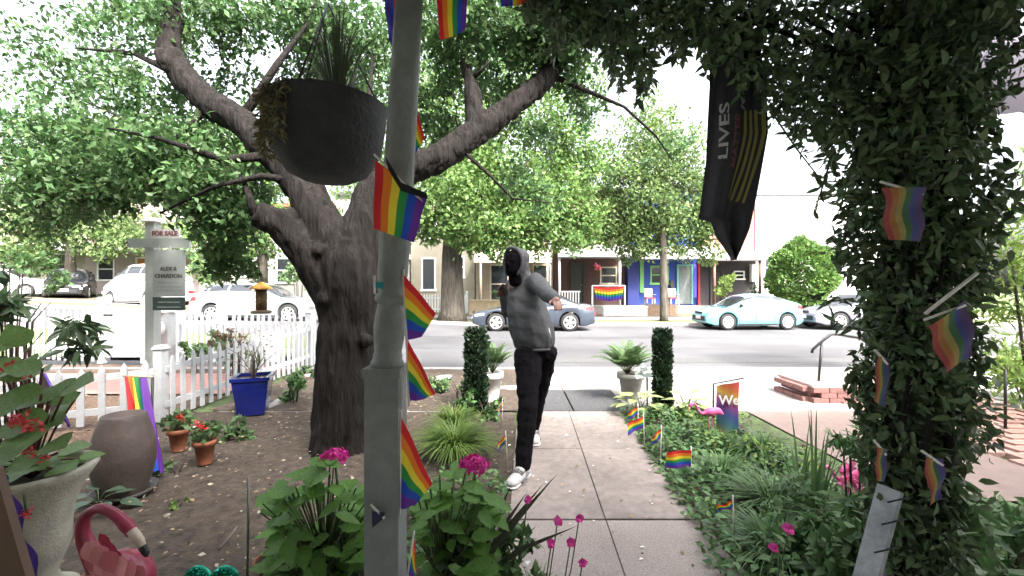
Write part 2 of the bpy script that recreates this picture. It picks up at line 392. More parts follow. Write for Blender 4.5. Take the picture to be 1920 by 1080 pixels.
# planting soil, the neighbour's beds and paths
sheet('garden_soil', -3.95, .03, 1.6, 5.2, 50, 46, -.012, SOIL, .014)
sheet('garden_soil', -3.7, .08, 5.21, 7.83, 40, 20, .004, SOIL, .014)
sheet('garden_soil', 1.22, 2.75, 1.6, 5.19, 24, 40, -.008, SOIL, .03)
sheet('neighbour_bed', -12, -4.0, 3.6, 6.0, 40, 14, -.01, M('mulch', (.13, .085, .06), .97, .6, 30, .9, 90), .03)
sheet('neighbour_path', -14, -4.1, 6.05, 7.5, 30, 4, .0, M('pink_path', (.42, .22, .19), .9, .15, 9, .2, 90))
sheet('neighbour_bed', -12, -4.05, 7.55, 8.35, 40, 4, -.005, M('mulch'), .03)
sheet('neighbour_lawn', -40, -4, 9.3, 12, 30, 5, .0, LAWN, .02)
sheet('grass_strip', 2.42, 2.83, 3.2, 5.19, 6, 24, .0, LAWN, .02)
sheet('neighbour_path', 2.86, 4.3, 3.0, 5.19, 6, 6, .002, M('pinkish_concrete', (.19, .14, .125), .9, .12, 8, .2, 120))
# brick steps path on the far right: every brick a part
bp_ = thing('brick_path', None, None); bp_['kind'] = 'structure'
bm_ = [M('paver_brick_%d' % i, c, .9, .25, 20, .2, 90) for i, c in enumerate(((.34, .2, .165), (.38, .24, .2), (.30, .17, .14)))]
bme = [MB().box((0, 0, 0), (.265, .128, .06), taper=.95).mesh('brick', m) for m in bm_]
for j in range(20):
    for i in range(6):
        x = 4.42 + i * .28 + (.14 if j % 2 else 0); y = 3.35 + j * .14
        o = link('brick', random.choice(bme), bp_, (x, y, -.012 + random.uniform(-.004, .004) + .05 * (x - 4.4))); o.rotation_euler = (0, random.uniform(-.01, .01), random.uniform(-.02, .02))
sheet('far_grass_strip', -30, 34, 18.2, 20.2, 40, 4, -.012, M('worn_verge', (.12, .10, .06), .95, .45, 2.5, .5, 40, col2=(.10, .13, .05)), .03)
sheet('far_pavement', -30, 34, 20.2, 22.0, 40, 2, .0, SIDE)
sheet('grass_strip', 7.1, 9.8, 18.3, 20.0, 14, 8, .004, M('fresh_grass', (.10, .19, .05), .9, .3, 5, .4, 60), .03)
sheet('far_gardens', -30, 34, 22.0, 27, 40, 6, -.005, M('front_yard_ground', (.10, .085, .06), .95, .4, 3, .4, 40), .04)

# ================================================================ HOUSES ACROSS THE STREET
Y0 = 27.0
def hx(x): return (x - 960) / 800 * Y0
def hz(y): return 1.5 - (y - 540) / 800 * Y0
def wall_holes(x0, x1, z0, z1, holes, y, th, mat, parent, name='wall'):
    X = sorted({x0, x1, *[h[0] for h in holes], *[h[1] for h in holes]}); Z = sorted({z0, z1, *[h[2] for h in holes], *[h[3] for h in holes]})
    b = MB()
    for xa, xb in zip(X, X[1:]):
        za = None
        for a, c in list(zip(Z, Z[1:])) + [(None, None)]:
            hole = a is None or any(h[0] <= xa + 1e-6 and h[1] >= xb - 1e-6 and h[2] <= a + 1e-6 and h[3] >= c - 1e-6 for h in holes)
            if hole:
                if za is not None: b.bb(xa, xb, y, y + th, za, zc)
                za = None
            else:
                if za is None: za = a
                zc = c
    return b.build(name, mat, parent)
def window(parent, x0, x1, z0, z1, y, frame, fw=.09, name='window', mid=True):
    b = MB(); b.bb(x0, x1, y - .03, y + .06, z1 - fw, z1); b.bb(x0 - .05, x1 + .05, y - .07, y + .06, z0 - .03, z0 + fw)
    b.bb(x0, x0 + fw, y - .028, y + .06, z0 + fw, z1 - fw); b.bb(x1 - fw, x1, y - .028, y + .06, z0 + fw, z1 - fw)
    if mid: b.bb(x0 + fw, x1 - fw, y - .02, y + .05, (z0 + z1) / 2 - .035, (z0 + z1) / 2 + .035)
    w = b.build(name, frame, parent)
    MB().bb(x0 + fw, x1 - fw, y + .02, y + .03, z0 + fw, z1 - fw).build('pane', GLASS, w); return w
def door(parent, x0, x1, z0, z1, y, frame, leaf, fw=.1):
    b = MB(); b.bb(x0, x1, y - .04, y + .08, z1 - fw, z1); b.bb(x0, x0 + fw, y - .038, y + .08, z0, z1 - fw); b.bb(x1 - fw, x1, y - .038, y + .08, z0, z1 - fw)
    d = b.build('door', frame, parent)
    q = MB().bb(x0 + fw, x1 - fw, y + .03, y + .08, z0, z1 - fw)
    w = (x1 - x0 - 2 * fw)
    for zz in ((.12, .45), (.52, .93)):
        q.bb(x0 + fw + .15 * w, x1 - fw - .15 * w, y + .018, y + .03, z0 + zz[0] * (z1 - z0), z0 + zz[1] * (z1 - z0) - .05)
    q.build('door_panel', leaf, d); MB().ell((x1 - fw - .08, y, (z0 + z1) / 2 - .1), .04, 5).build('handle', M('brass', (.5, .4, .2), .3, metal=1), d); return d
def shell(parent, x0, x1, z1, mat, roofmat, depth=9, z0=-.3):
    MB().bb(x0, x0 + .25, Y0 + .26, Y0 + depth, z0, z1).build('side_wall', mat, parent); MB().bb(x1 - .25, x1, Y0 + .26, Y0 + depth, z0, z1).build('side_wall', mat, parent)
    MB().bb(x0, x1, Y0 + depth, Y0 + depth + .25, z0, z1).build('rear_wall', mat, parent)
    MB().bb(x0 - .02, x1 + .02, Y0 - .15, Y0 + depth + .25, z1, z1 + .2).build('roof', roofmat, parent)
    MB().bb(x0 + .26, x1 - .26, Y0 + .3, Y0 + depth - .02, z0, .9).build('floor', M('dim_floor', (.12, .1, .08), .9), parent)
ROOFD = M('dark_roof', (.06, .06, .065), .8); CREAM = M('cream_siding', (.22, .20, .16), .85, .08, 3, .1, 20)
TAN = M('tan_stucco', (.24, .20, .15), .9, .12, 3, .1, 20); BRD = brickmat('dark_red_brick', (.085, .035, .03), (.06, .028, .025), (.07, .06, .055))
BLUE = M('blue_wall', (.02, .045, .23), .75, .1, 2); BRR = brickmat('red_brick', (.42, .13, .09), (.36, .10, .075), (.4, .33, .3)); WHW = M('white_siding', (.72, .72, .73), .8, .05, 2, .05, 20)
GREENT = M('green_trim', (.14, .36, .12), .6); DKDOOR = M('dark_door', (.03, .025, .025), .5); GREYD = M('grey_door', (.14, .16, .16), .6)
def porch_roof(parent, x0, x1, z0, z1, y0, mat, name='porch_roof', gut=None):
    b = MB(); b.bb(x0, x1, y0, Y0 - .005, z1 - .12, z1); b.bb(x0, x1, y0, y0 + .12, z0, z1 - .12)
    o = b.build(name, mat, parent)
    if gut: MB().bb(x0 - .05, x1 + .05, y0 - .1, y0 - .005, z0 - .05, z0 + .05).build('gutter', gut, parent)
    return o
def house(name, label, x0, x1): return thing(name, label, 'house', ((x0 + x1) / 2, Y0, 0), 'row houses across the street')

# cream house
h = house('house', 'cream sided row house behind the thick street tree trunk, with tall dark window', -6.4, -2.35)
wn = [(hx(790), hx(817), hz(545), hz(483)), (hx(842), hx(871), hz(521), hz(480)), (-5.7, -4.7, 4.6, 6.3), (-4.0, -3.0, 4.6, 6.3)]
wall_holes(-6.4, -2.36, -.3, 7.4, wn, Y0, .25, CREAM, h); shell(h, -6.4, -2.36, 7.4, CREAM, ROOFD)
for w in wn: window(h, *w, Y0, WHITE, mid=(w[3] - w[2] < 1.9))
# tan house
h = house('house', 'tan stucco row house with pale awnings over a dark porch, behind the hooded person', -2.3, 2.6)
wn = [(-1.4, -.2, .5, 3.0), (1.3, 2.3, 1.2, 3.0), (-1.6, -.6, 4.8, 6.4), (.6, 1.6, 4.8, 6.4)]
wall_holes(-2.3, 2.6, -.3, 7.2, wn, Y0, .25, TAN, h); shell(h, -2.3, 2.6, 7.2, TAN, ROOFD)
for w in wn: window(h, *w, Y0, M('tan_trim', (.42, .36, .28), .8))
door(h, .25, 1.15, .4, 2.8, Y0 - .09, M('tan_trim'), DKDOOR)
AWN = [M('awning_cream', (.62, .56, .45), .8), M('awning_stripe', (.40, .33, .24), .8)]
for xa, xb in ((hx(893), hx(958)), (hx(985), hx(1029))):
    b = MB(); n = 9
    for i in range(n):
        u0 = xa + (xb - xa) * i / n; u1 = xa + (xb - xa) * (i + 1) / n
        b.add([(u0, 25.2, 3.2), (u1, 25.2, 3.2), (u1, Y0 - .01, 3.95), (u0, Y0 - .01, 3.95), (u0, 25.2, 3.0), (u1, 25.2, 3.0)], [[0, 1, 2, 3], [4, 5, 1, 0]], 0)
    b.build('awning', AWN, h)
for x in (905, 955, 1022): MB().tube([(hx(x), 25.25, .3), (hx(x), 25.25, 3.15)], .07, 8).build('porch_column', M('tan_trim'), h)
MB().bb(-2.28, 2.58, 24.9, Y0 - .01, -.2, .42).build('porch_floor', M('grey_porch', (.2, .19, .18), .9), h)
b = MB(); b.bb(hx(890), hx(1015), 23.6, 23.9, -.2, .75); b.bb(hx(889), hx(1016), 23.55, 23.95, .75, .85)
tag(b.build('retaining_wall', M('tan_wall', (.36, .29, .19), .9, .2, 5, .3, 30)), 'low tan garden wall behind the grey sedan', 'wall')
# dark brick house with the white porch roof
h = house('house', 'dark brick row house with bright white porch roof and rainbow bunting on its rail', 2.7, 7.15)
wn = [(hx(1125), hx(1157), hz(533), hz(500)), (3.2, 4.2, 4.9, 6.5), (5.5, 6.5, 4.9, 6.5)]
wall_holes(2.65, 7.15, -.3, 7.6, wn, Y0, .25, BRD, h); shell(h, 2.65, 7.15, 7.6, BRD, ROOFD)
for w in wn: window(h, *w, Y0, M('beige_trim', (.40, .36, .28), .8))
door(h, hx(1070), hx(1096), .45, hz(492), Y0 - .09, M('black_trim', (.04, .04, .04), .6), M('dark_green_door', (.035, .04, .035), .5))
porch_roof(h, 2.7, 7.0, hz(487), hz(465), 25.0, WHW, gut=M('gutter_dark', (.08, .08, .08), .6))
for x in (1049, 1162): MB().tube([(hx(x) * .93, 25.1, .3), (hx(x) * .93, 25.1, hz(487))], .075, 8).build('porch_column', WHW, h)
MB().bb(2.7, 7.1, 24.9, Y0 - .01, -.2, .42).build('porch_floor', M('grey_porch'), h)
b = MB()
for x in np.arange(2.75, 3.95, .16): b.bb(x, x + .07, 24.98, 25.02, .45, 1.25)
b.bb(2.72, 4.0, 24.97, 25.03, 1.25, 1.33); b.bb(2.72, 4.0, 24.97, 25.03, .4, .47)
b.build('porch_railing', WHW, h)
# blue house
h = house('house', 'bright blue row house with green window trim and grey front door', 7.2, 11.8)
wn = [(hx(1219), hx(1254), hz(533), hz(498)), (7.8, 8.8, 5.0, 6.6), (10, 11, 5.0, 6.6)]
wall_holes(7.2, 11.85, -.3, 7.6, wn, Y0, .25, BLUE, h); shell(h, 7.2, 11.85, 7.6, BLUE, ROOFD)
for w in wn: window(h, *w, Y0, GREENT, .1)
door(h, hx(1268), hx(1298), .5, hz(496), Y0 - .09, M('teal_trim', (.12, .34, .32), .6), GREYD)
porch_roof(h, 7.3, 11.8, hz(489), hz(468), 25.2, WHW)
MB().bb(7.2, 7.9, 26.5, Y0 - .01, .3, 4.4).build('bay', M('deep_blue', (.02, .03, .15), .75), h)
MB().bb(8.05, 8.3, 26.85, Y0 - .01, 1.2, 3.2).build('shutter', GREENT, h)
MB().bb(hx(1299), hx(1305), 26.9, Y0 - .01, .9, 3.0).build('shutter', M('violet_blue', (.10, .10, .55), .7), h)
MB().bb(hx(1307), hx(1310), 26.8, Y0 - .01, .4, 3.3).build('red_post', M('red_trim', (.40, .03, .04), .6), h)
MB().bb(7.2, 11.8, 24.9, Y0 - .01, -.2, .42).build('porch_floor', M('grey_porch'), h)
MB().bb(hx(1255), hx(1262), 26.8, Y0 - .01, 1.5, 1.95).build('letter_box', M('black_trim'), h)
# dark house with the brick upper floor
h = house('house', 'row house with dark porch under white roof and red brick upper storey', 11.9, 15.5)
wn = [(hx(1376), hx(1396), hz(524), hz(508)), (12.3, 13.2, 4.9, 6.4)]
wall_holes(11.9, 15.3, -.3, 3.2, wn[:1], Y0, .25, M('dark_wall', (.05, .045, .05), .85), h, 'lower_wall'); wall_holes(11.9, 15.3, 3.2, 7.6, wn[1:], Y0 + .003, .25, BRR, h); shell(h, 11.9, 15.3, 7.6, BRR, ROOFD)
for w in wn: window(h, *w, Y0, WHITE, .07)
door(h, 12.5, 13.3, .4, 2.7, Y0 - .09, M('black_trim'), DKDOOR)
porch_roof(h, 11.9, 15.8, hz(491), hz(476), 25.2, WHW, gut=M('gutter_dark'))
MB().bb(hx(1405), hx(1414), 26.7, Y0 - .01, 1.9, 3.0).build('shutter', WHITE, h)
MB().bb(11.9, 15.3, 24.9, Y0 - .01, -.2, .4).build('porch_floor', M('grey_porch'), h)
for x in (12.0, 14.7): MB().tube([(x, 25.3, .3), (x, 25.3, 3.2)], .08, 8).build('porch_column', M('brown_column', (.16, .08, .06), .8), h)
# white house at the right
h = house('house', 'plain white house behind the round clipped evergreen on the right', 15.5, 27); WHR = M('white_render_wall', (.42, .42, .44), .85, .08, 2, .1, 20)
wn = [(hx(1433), hx(1447), hz(519), hz(485)), (19.6, 20.6, 1.5, 3.3), (23, 24, 1.5, 3.3), (22, 23, 5.0, 6.4)]
wall_holes(15.4, 28, -.3, 7.4, wn, Y0, .25, WHR, h); shell(h, 15.4, 28, 7.4, WHR, WHR)
for w in wn: window(h, *w, Y0, WHITE, .07)
b = MB(); b.bb(hx(1462), hx(1495), Y0 - .06, Y0 - .004, hz(454), hz(450)); b.bb(hx(1520), hx(1562), Y0 - .06, Y0 - .004, hz(453), hz(450)); b.build('eave_trim', M('grey_trim', (.3, .3, .32), .7), h)
# houses further up the hill on the left
def simple_house(label, x0, x1, z1, wallm, y, wins, roofm=ROOFD, cap=None, doorm=None):
    zb = hill((x0 + x1) / 2, y); h = thing('house', label, 'house', ((x0 + x1) / 2, y, zb), 'row houses across the street')
    hs = [(a, c, zb + d, zb + e) for a, c, d, e in wins]
    wall_holes(x0, x1, zb - .6, zb + z1, hs, y, .25, wallm, h)
    for s in (x0, x1 - .25): MB().bb(s, s + .25, y + .26, y + 8, zb - .6, zb + z1).build('side_wall', wallm, h)
    MB().bb(x0, x1, y + 8, y + 8.25, zb - .6, zb + z1).build('rear_wall', wallm, h); MB().bb(x0 - .1, x1 + .1, y - .2, y + 8.3, zb + z1, zb + z1 + .25).build('roof', roofm, h)
    for w in hs: window(h, *w, y, WHITE, .1)
    if cap: MB().bb(x0 - .1, x1 + .1, y - 1.9, y - .01, zb + cap - .3, zb + cap).build('porch_roof', WHW, h)
    if doorm:
        door(h, (x0 + x1) / 2 - .5, (x0 + x1) / 2 + .5, zb + .3, zb + 2.6, y - .09, WHITE, doorm)
    return h
simple_house('white row house left of the cream one, glimpsed through the forked trunk', -11.2, -6.5, 7, M('aged_white', (.36, .35, .34), .85, .1, 3), 27, [(-8.6, -7.6, .9, 2.6), (-10.6, -9.6, .9, 2.6), (-8.6, -7.6, 4, 5.6)], cap=3.3)
simple_house('pale house with red-brown roof behind the for-sale sign', -20.5, -11.4, 6.2, M('aged_white'), 28, [(-18.9, -18.3, 1.6, 3.2), (-17.9, -17.3, 1.6, 3.2), (-15.5, -14.3, 1.2, 2.9), (-13, -12, 1.2, 2.9)], M('red_roof', (.22, .09, .06), .85), cap=None)
simple_house('pinkish white house with an orange door beyond the white van', -29, -21, 6.5, M('pinkish_wall', (.36, .29, .28), .85, .06), 29, [(-28.2, -27, 1, 2.6), (-23.5, -22.3, 1, 2.6), (-28, -27, 4, 5.4), (-23, -22, 4, 5.4)], cap=3.2, doorm=M('orange_door', (.45, .19, .06), .6))
simple_house('cream house at the top of the rise on the far left', -38, -29.5, 6.5, CREAM, 30, [(-36.5, -35.3, 1, 2.6), (-32.5, -31.3, 1, 2.6), (-33, -32, 4, 5.4)], cap=3.2)

# things in the far gardens
b = MB(); b.bb(hx(1131) * .86, hx(1211) * .86, 23.0, 23.5, -.1, .44); b.bb(hx(1130) * .86, hx(1212) * .86, 22.95, 23.55, .44, .52)
tag(b.build('planter_wall', WHW), 'low white planter wall in front of the dark brick house', 'wall')
# far picket fence
def pickets(name, label, p0, p1, h0, h1, n, group=None, w=.055, post_h=None, rails=(.25, .8), gap=.03, zb=(0, 0), post_at=(0, 1), mat=FENCE):
    p0 = Vector((*p0, zb[0])); p1 = Vector((*p1, zb[1])); root = thing(name, label, 'fence', p0, group); d = p1 - p0; ang = math.atan2(d.y, d.x)
    q = MB(); q.box((0, 0, .45), (w, .022, .9)); q.add([(-w / 2, -.011, .9), (w / 2, -.011, .9), (0, -.011, 1), (-w / 2, .011, .9), (w / 2, .011, .9), (0, .011, 1)], [[0, 1, 2], [5, 4, 3], [0, 2, 5, 3], [1, 4, 5, 2]])
    me = q.mesh('picket', mat); L = d.length
    nrm = Vector((-d.y, d.x, 0)).normalized()
    for i in range(n):
        t = (i + .5) / n; p = p0 + d * t; hh = h0 + (h1 - h0) * t
        o = link('picket', me, root, p - p0 - nrm * .022 + Vector((0, 0, gap + random.uniform(-.008, .008)))); o.scale = (1, 1, hh - gap); o.rotation_euler = (random.uniform(-.02, .02), random.uniform(-.02, .02), ang)
    for r in rails:
        MB().bar(p0 + Vector((0, 0, h0 * r)), p1 + Vector((0, 0, h1 * r)), .03, .07).build('rail', mat, root)
    for t in post_at:
        p = p0 + d * t; hh = (h0 + (h1 - h0) * t) * 1.1
        b = MB(); b.box(p + Vector((0, 0, hh / 2)) + nrm * .055, (.1, .1, hh + .04), Matrix.Rotation(ang, 3, 'Z')); b.box(p + Vector((0, 0, hh + .04)) + nrm * .055, (.13, .13, .04), Matrix.Rotation(ang, 3, 'Z'), taper=.6)
        b.build('post', mat, root)
    return root
pickets('picket_fence', 'small white picket fence at the foot of the cream house', (-5.75, 24.5), (-2.6, 24.5), 1.15, 1.15, 20, w=.08)
MB_ = MB(); MB_.tube([(2.15, 24, -.1), (2.15, 24, 4.9)], .055, 8); MB_.ell((2.15, 24, 4.95), .09, 5)
tag(MB_.build('flag_pole', WHW), 'thin white pole standing between tan and dark brick houses', 'pole')
# rainbow fan bunting
t = thing('rainbow_bunting', 'pleated rainbow bunting hung on the rail of the dark brick house', 'bunting', (hx(1140) * .925, 24.9, .8))
b = MB(); cx = hx(1141) * .925
b.grid(lambda u, v: (cx + (u - .5) * (1.75 - .25 * v), 24.9 - .05 * math.sin(u * 60) * v, 1.62 - .9 * v - .1 * math.sin(u * math.pi) * (1 - v) + .12 * abs(u - .5) * 2 * (v)), 48, 12, mi=lambda i, j: min(5, j // 2))
b.build('cloth', RAIN, t); MB().bar((cx - .95, 24.95, 1.64), (cx + .95, 24.95, 1.64), .05, .06).build('rail', WHW, t)
for s in (-.95, .95): MB().bb(cx + s - .04, cx + s + .04, 24.92, 25.0, 0, 1.64).build('post', WHW, t)
# red garden chairs in front of the blue house
def chair(loc):
    t = thing('garden_chair', None, 'chair', (0, 0, 0), 'red chairs at the blue house'); m = M('red_seat', (.55, .03, .03), .5); w = M('chair_wood', (.5, .42, .32), .7)
    MB().box((0, 0, .42), (.5, .48, .05)).build('seat', m, t); MB().box((0, .25, .72), (.46, .04, .5), Matrix.Rotation(-.15, 3, 'X')).build('backrest', M('seat_back', (.42, .4, .36), .7), t)
    for x in (-.22, .22):
        for y in (-.2, .2): MB().bb(x - .025, x + .025, y - .025, y + .025, 0, .41).build('leg', w, t)
        MB().bar((x * 1.15, -.22, .62), (x * 1.15, .24, .62), .06, .03).build('armrest', w, t)
    t.location = loc; return t
c0 = chair((hx(1213) * .93, 24.6, .5)); c0['label'] = 'red-seated garden chair on the blue porch, left of the tree trunk'
c1 = dup(c0, 'red-seated garden chair on the blue porch, right of the tree trunk', (hx(1258) * .93, 24.7, .5))
b = MB(); t = thing('board_fence', 'short brown board fence in front of the blue house', 'fence', (7.7, 23.5, 0))
for i in range(14):
    MB().bb(7.15 + i * .14, 7.27 + i * .14, 23.5, 23.54, -.05, .58 + .04 * (i % 3)).build('board', M('brown_board', (.16, .11, .075), .9, .3, 8), t)
for z in (.12, .45): MB().bb(7.1, 9.1, 23.545, 23.6, z, z + .08).build('rail', M('brown_board'), t)
# pink hanging flower basket on the brick porch
t = thing('hanging_basket', 'small pink flower basket hanging from the white porch roof', 'hanging basket', (hx(1122) * .93, 25.1, 2.75))
c = Vector((hx(1122) * .93, 25.1, 2.75))
crown(t, [(c, .25, 400)], .09, T2, M('pink_bloom', (.55, .10, .16), .6, trans=.3, island=.3), 'flowers'); MB().tube([c + Vector((0, 0, .1)), c + Vector((0, 0, .85))], .012, 5).build('chain', BLACKM, t); MB().lathe([(.1, -.22), (.2, 0)], c, 10).build('pot', TERRA, t)

# ================================================================ STREET TREES
def tree(name, label, trunk, rad, branches, clusters, leaf, mat, barkm, group=None, tmpl=T2, wob=.12):
    t = thing(name, label, 'tree', trunk[0], group)
    MB().tube(trunk, rad, 12, wob=wob, wsc=1.2).build('trunk', barkm, t)
    for br, r in branches: MB().tube(br, r, 7, wob=.08, wsc=1.5).build('limb', barkm, t)
    crown(t, [(c, r * 1.12, int(n * 2.8)) for c, r, n in clusters], leaf * .98, tmpl, mat); return t
def base(x, d): p = P(x, 540, d); return Vector((p.x, d, hill(p.x, d) - .1))
cl = [(P(x, y, d), r / 800 * d, n) for x, y, d, r, n in (
    (850, 330, 18, 90, 1500), (760, 300, 19, 70, 900), (940, 350, 18, 80, 1300), (1010, 400, 18, 60, 900), (905, 255, 18, 85, 1200), (1000, 215, 18, 80, 1000), (1060, 300, 19, 60, 700), (820, 210, 18, 85, 1100),
    (1040, 415, 19, 50, 700), (870, 420, 17.5, 50, 800), (800, 430, 18, 35, 450), (960, 425, 18.5, 50, 700), (930, 150, 19, 90, 1000), (850, 90, 19, 100, 1100), (1080, 170, 19, 60, 420), (1000, 60, 20, 90, 800), (760, 130, 19, 90, 900), (700, 330, 19, 70, 800), (1095, 420, 19, 40, 450), (930, 445, 18, 45, 500), (1010, 450, 18.5, 40, 400), (890, 450, 17.6, 35, 350), (1080, 445, 19, 35, 350), (1010, 400, 17.6, 55, 700), (1090, 385, 18.5, 45, 500), (1060, 270, 18.5, 60, 700), (1110, 310, 19, 50, 450), (950, 420, 17.2, 60, 700), (1060, 440, 18.2, 35, 350), (840, 360, 17, 80, 1000), (780, 400, 18, 50, 500), (980, 350, 18, 70, 900), (900, 330, 18, 70, 900), (1050, 350, 18.5, 60, 700))]
b0 = base(848, 19); top = P(880, 330, 18.5)
tree('street_tree', 'thick-trunked leafy street tree at the far kerb, left of the hooded person', [b0, b0 + Vector((.02, 0, .5)), P(847, 480, 19), P(852, 400, 18.8), top, P(900, 200, 18.5)], [.72, .54, .47, .42, .3, .12],
     [([P(850, 410, 18.8), P(900, 370, 18.4), P(1000, 300, 18)], [.2, .14, .05]), ([P(852, 400, 18.8), P(800, 330, 18.6), P(760, 250, 18.6)], [.2, .14, .05]), ([top, P(960, 240, 18.4), P(1010, 150, 18.4)], [.2, .12, .04])], cl, .17, L_STREET, BARK2, 'street trees at the far kerb')
cl = [(P(x, y, d), r / 800 * d, n) for x, y, d, r, n in (
    (1205, 330, 20, 75, 1100), (1275, 300, 20, 65, 900), (1180, 405, 20.5, 55, 800), (1285, 395, 20.5, 55, 800), (1235, 250, 20, 60, 700), (1190, 470, 21, 30, 220), (1215, 455, 20.5, 40, 350), (1290, 462, 21, 35, 260), (1320, 350, 20, 45, 500), (1235, 400, 20, 60, 800), (1150, 340, 20.5, 50, 500), (1310, 440, 20.5, 35, 300), (1200, 210, 20, 45, 260), (1140, 430, 20.5, 40, 400), (1340, 470, 20, 30, 160), (1350, 420, 20, 40, 350), (1180, 270, 20, 50, 350), (1240, 340, 20, 70, 900), (1160, 440, 20.5, 40, 400), (1250, 445, 20.5, 45, 450), (1325, 400, 20.5, 45, 450), (1130, 390, 20.5, 45, 450), (1200, 430, 20.5, 50, 500))]
b0 = base(1245, 19.6)
tree('street_tree', 'slender street tree with grey trunk in front of the blue house', [b0, b0 + Vector((0, 0, .4)), P(1244, 480, 19.6), P(1240, 400, 19.8), P(1245, 260, 20)], [.24, .19, .16, .14, .05],
     [([P(1242, 440, 19.7), P(1200, 380, 20), P(1170, 330, 20)], [.1, .07, .02]), ([P(1241, 420, 19.7), P(1285, 370, 20), P(1310, 320, 20)], [.1, .06, .02])], cl, .17, L_STREET2, BARK2, 'street trees at the far kerb')
cl = [(P(x, y, d), r / 800 * d, n) for x, y, d, r, n in (
    (130, 300, 24, 80, 1000), (50, 360, 24, 70, 800), (200, 350, 24, 70, 900), (120, 400, 24, 60, 700), (270, 300, 24, 70, 800), (30, 420, 24, 45, 400), (210, 420, 24, 45, 450), (330, 340, 25, 70, 700), (80, 440, 23.5, 45, 500), (170, 445, 23.5, 40, 450), (240, 445, 23.5, 40, 450), (20, 470, 23.5, 40, 350), (300, 440, 23.5, 45, 450), (200, 470, 23.5, 25, 150), (60, 480, 23.5, 30, 200))]
b0 = base(133, 24)
tree('street_tree', 'street tree on the rise at far left, beside the dark parked vehicle', [b0, P(132, 480, 24), P(134, 400, 24), P(140, 280, 24)], [.3, .24, .2, .08], [([P(134, 400, 24), P(90, 350, 24)], [.1, .04]), ([P(134, 390, 24), P(190, 340, 24)], [.1, .04])], cl, .2, L_STREET2, BARK2, 'street trees at the far kerb')
cl = [(P(x, y, d), r / 800 * d, n) for x, y, d, r, n in ((470, 420, 22, 60, 800), (400, 440, 22, 50, 700), (540, 430, 22, 50, 600), (460, 480, 22, 45, 600), (400, 500, 22, 35, 400), (560, 330, 22, 80, 800), (480, 340, 22, 70, 800), (520, 250, 22, 60, 500), (650, 440, 21, 50, 400), (420, 260, 22, 60, 400))]
b0 = base(492, 22)
tree('street_tree', 'shady street tree above the silver estate car on the left', [b0, P(492, 480, 22), P(490, 400, 22), P(500, 300, 22)], [.3, .22, .18, .08], [([P(490, 400, 22), P(440, 350, 22)], [.1, .04]), ([P(490, 390, 22), P(550, 330, 22)], [.1, .04])], cl, .19, L_STREET, BARK2, 'street trees at the far kerb')
# clipped round evergreen
t = thing('round_evergreen', 'large round clipped evergreen in front of the white house', 'shrub', (P(1503, 0, 23).x, 23, 0))
c = np.array(P(1503, 516, 23)); n = 15000; v = RNG.normal(size=(n, 3)); v /= np.linalg.norm(v, axis=1, keepdims=True)
rr = np.array([1.5, 1.4, 1.78]) * (1 - .16 * np.abs(v[:, 2:3]) ** 2 * 0); C = c + v * rr * (1 - .14 * RNG.random((n, 1)) ** 2) * np.array([[1 + .22 * noise.noise(Vector(q) * 2.3) + .12 * noise.noise(Vector(q) * 6)] for q in v]); C[:, 2] += .25 * (v[:, 2] > .8) * 0
stamp('crown', C, v + RNG.normal(size=(n, 3)) * .5 + np.array([0, 0, .5]), RNG.normal(size=(n, 3)), .2 * RNG.uniform(.6, 1.3, n), T2, M('leaf_arborvitae', (.11, .20, .05), .6, .2, 2, trans=.2, island=.5), t)
MB().tube([(c[0], 23, -.1), (c[0], 23, 1.6)], .12, 8).build('trunk', BARK2, t)
def bush(label, c, r, n, leaf, mat, name='shrub', tmpl=T2, squash=.85, group=None, stems=5, droop=.2):
    c = Vector(c); t = thing(name, label, 'shrub', (c.x, c.y, 0), group)
    k = max(3, n // 160); cl = [(tuple(np.array(c) + RNG.normal(size=3) * np.array([r, r, r * squash]) * .42), r * .5, n // k) for _ in range(k)]
    crown(t, cl, leaf, tmpl, mat, 'foliage', squash, droop)
    b = MB()
    for i in range(stems):
        a = i * 6.283 / stems; e = c + Vector((math.cos(a) * r * .5, math.sin(a) * r * .5, r * .3)); b.tube([(c.x + .1 * r * math.cos(a), c.y + .1 * r * math.sin(a), hill(c.x, c.y) - .03), (c + e) / 2 - Vector((0, 0, r * .2)), e], [.003 + .016 * r, .003 + .011 * r, .003], 5)
    b.build('stem', BARK2, t); return t
bush('pale leafy shrub on the dark porch beside the blue-green hatchback', (hx(1357) * .9, 24.2, 1.5), .75, 900, .13, L_BRIGHT)
bush('low dark shrub at the corner of the white house', (hx(1425) * .88, 24, 1.2), .6, 700, .12, L_FERN)
bush('bushy green plants on the tan porch', (hx(938) * .93, 25.3, 1.2), .5, 500, .12, L_FERN)

bush('dark leafy hedge bush under the shady tree behind the for-sale sign', P(415, 500, 18.6), 1.1, 1300, .15, L_FERN)
bush('dark leafy bush in front of the white row house, seen through the fork', P(560, 515, 21), 1.0, 900, .15, L_FERN)
bush('leafy bush before the pinkish house at far left', P(60, 480, 27), 1.4, 1100, .2, L_STREET2)
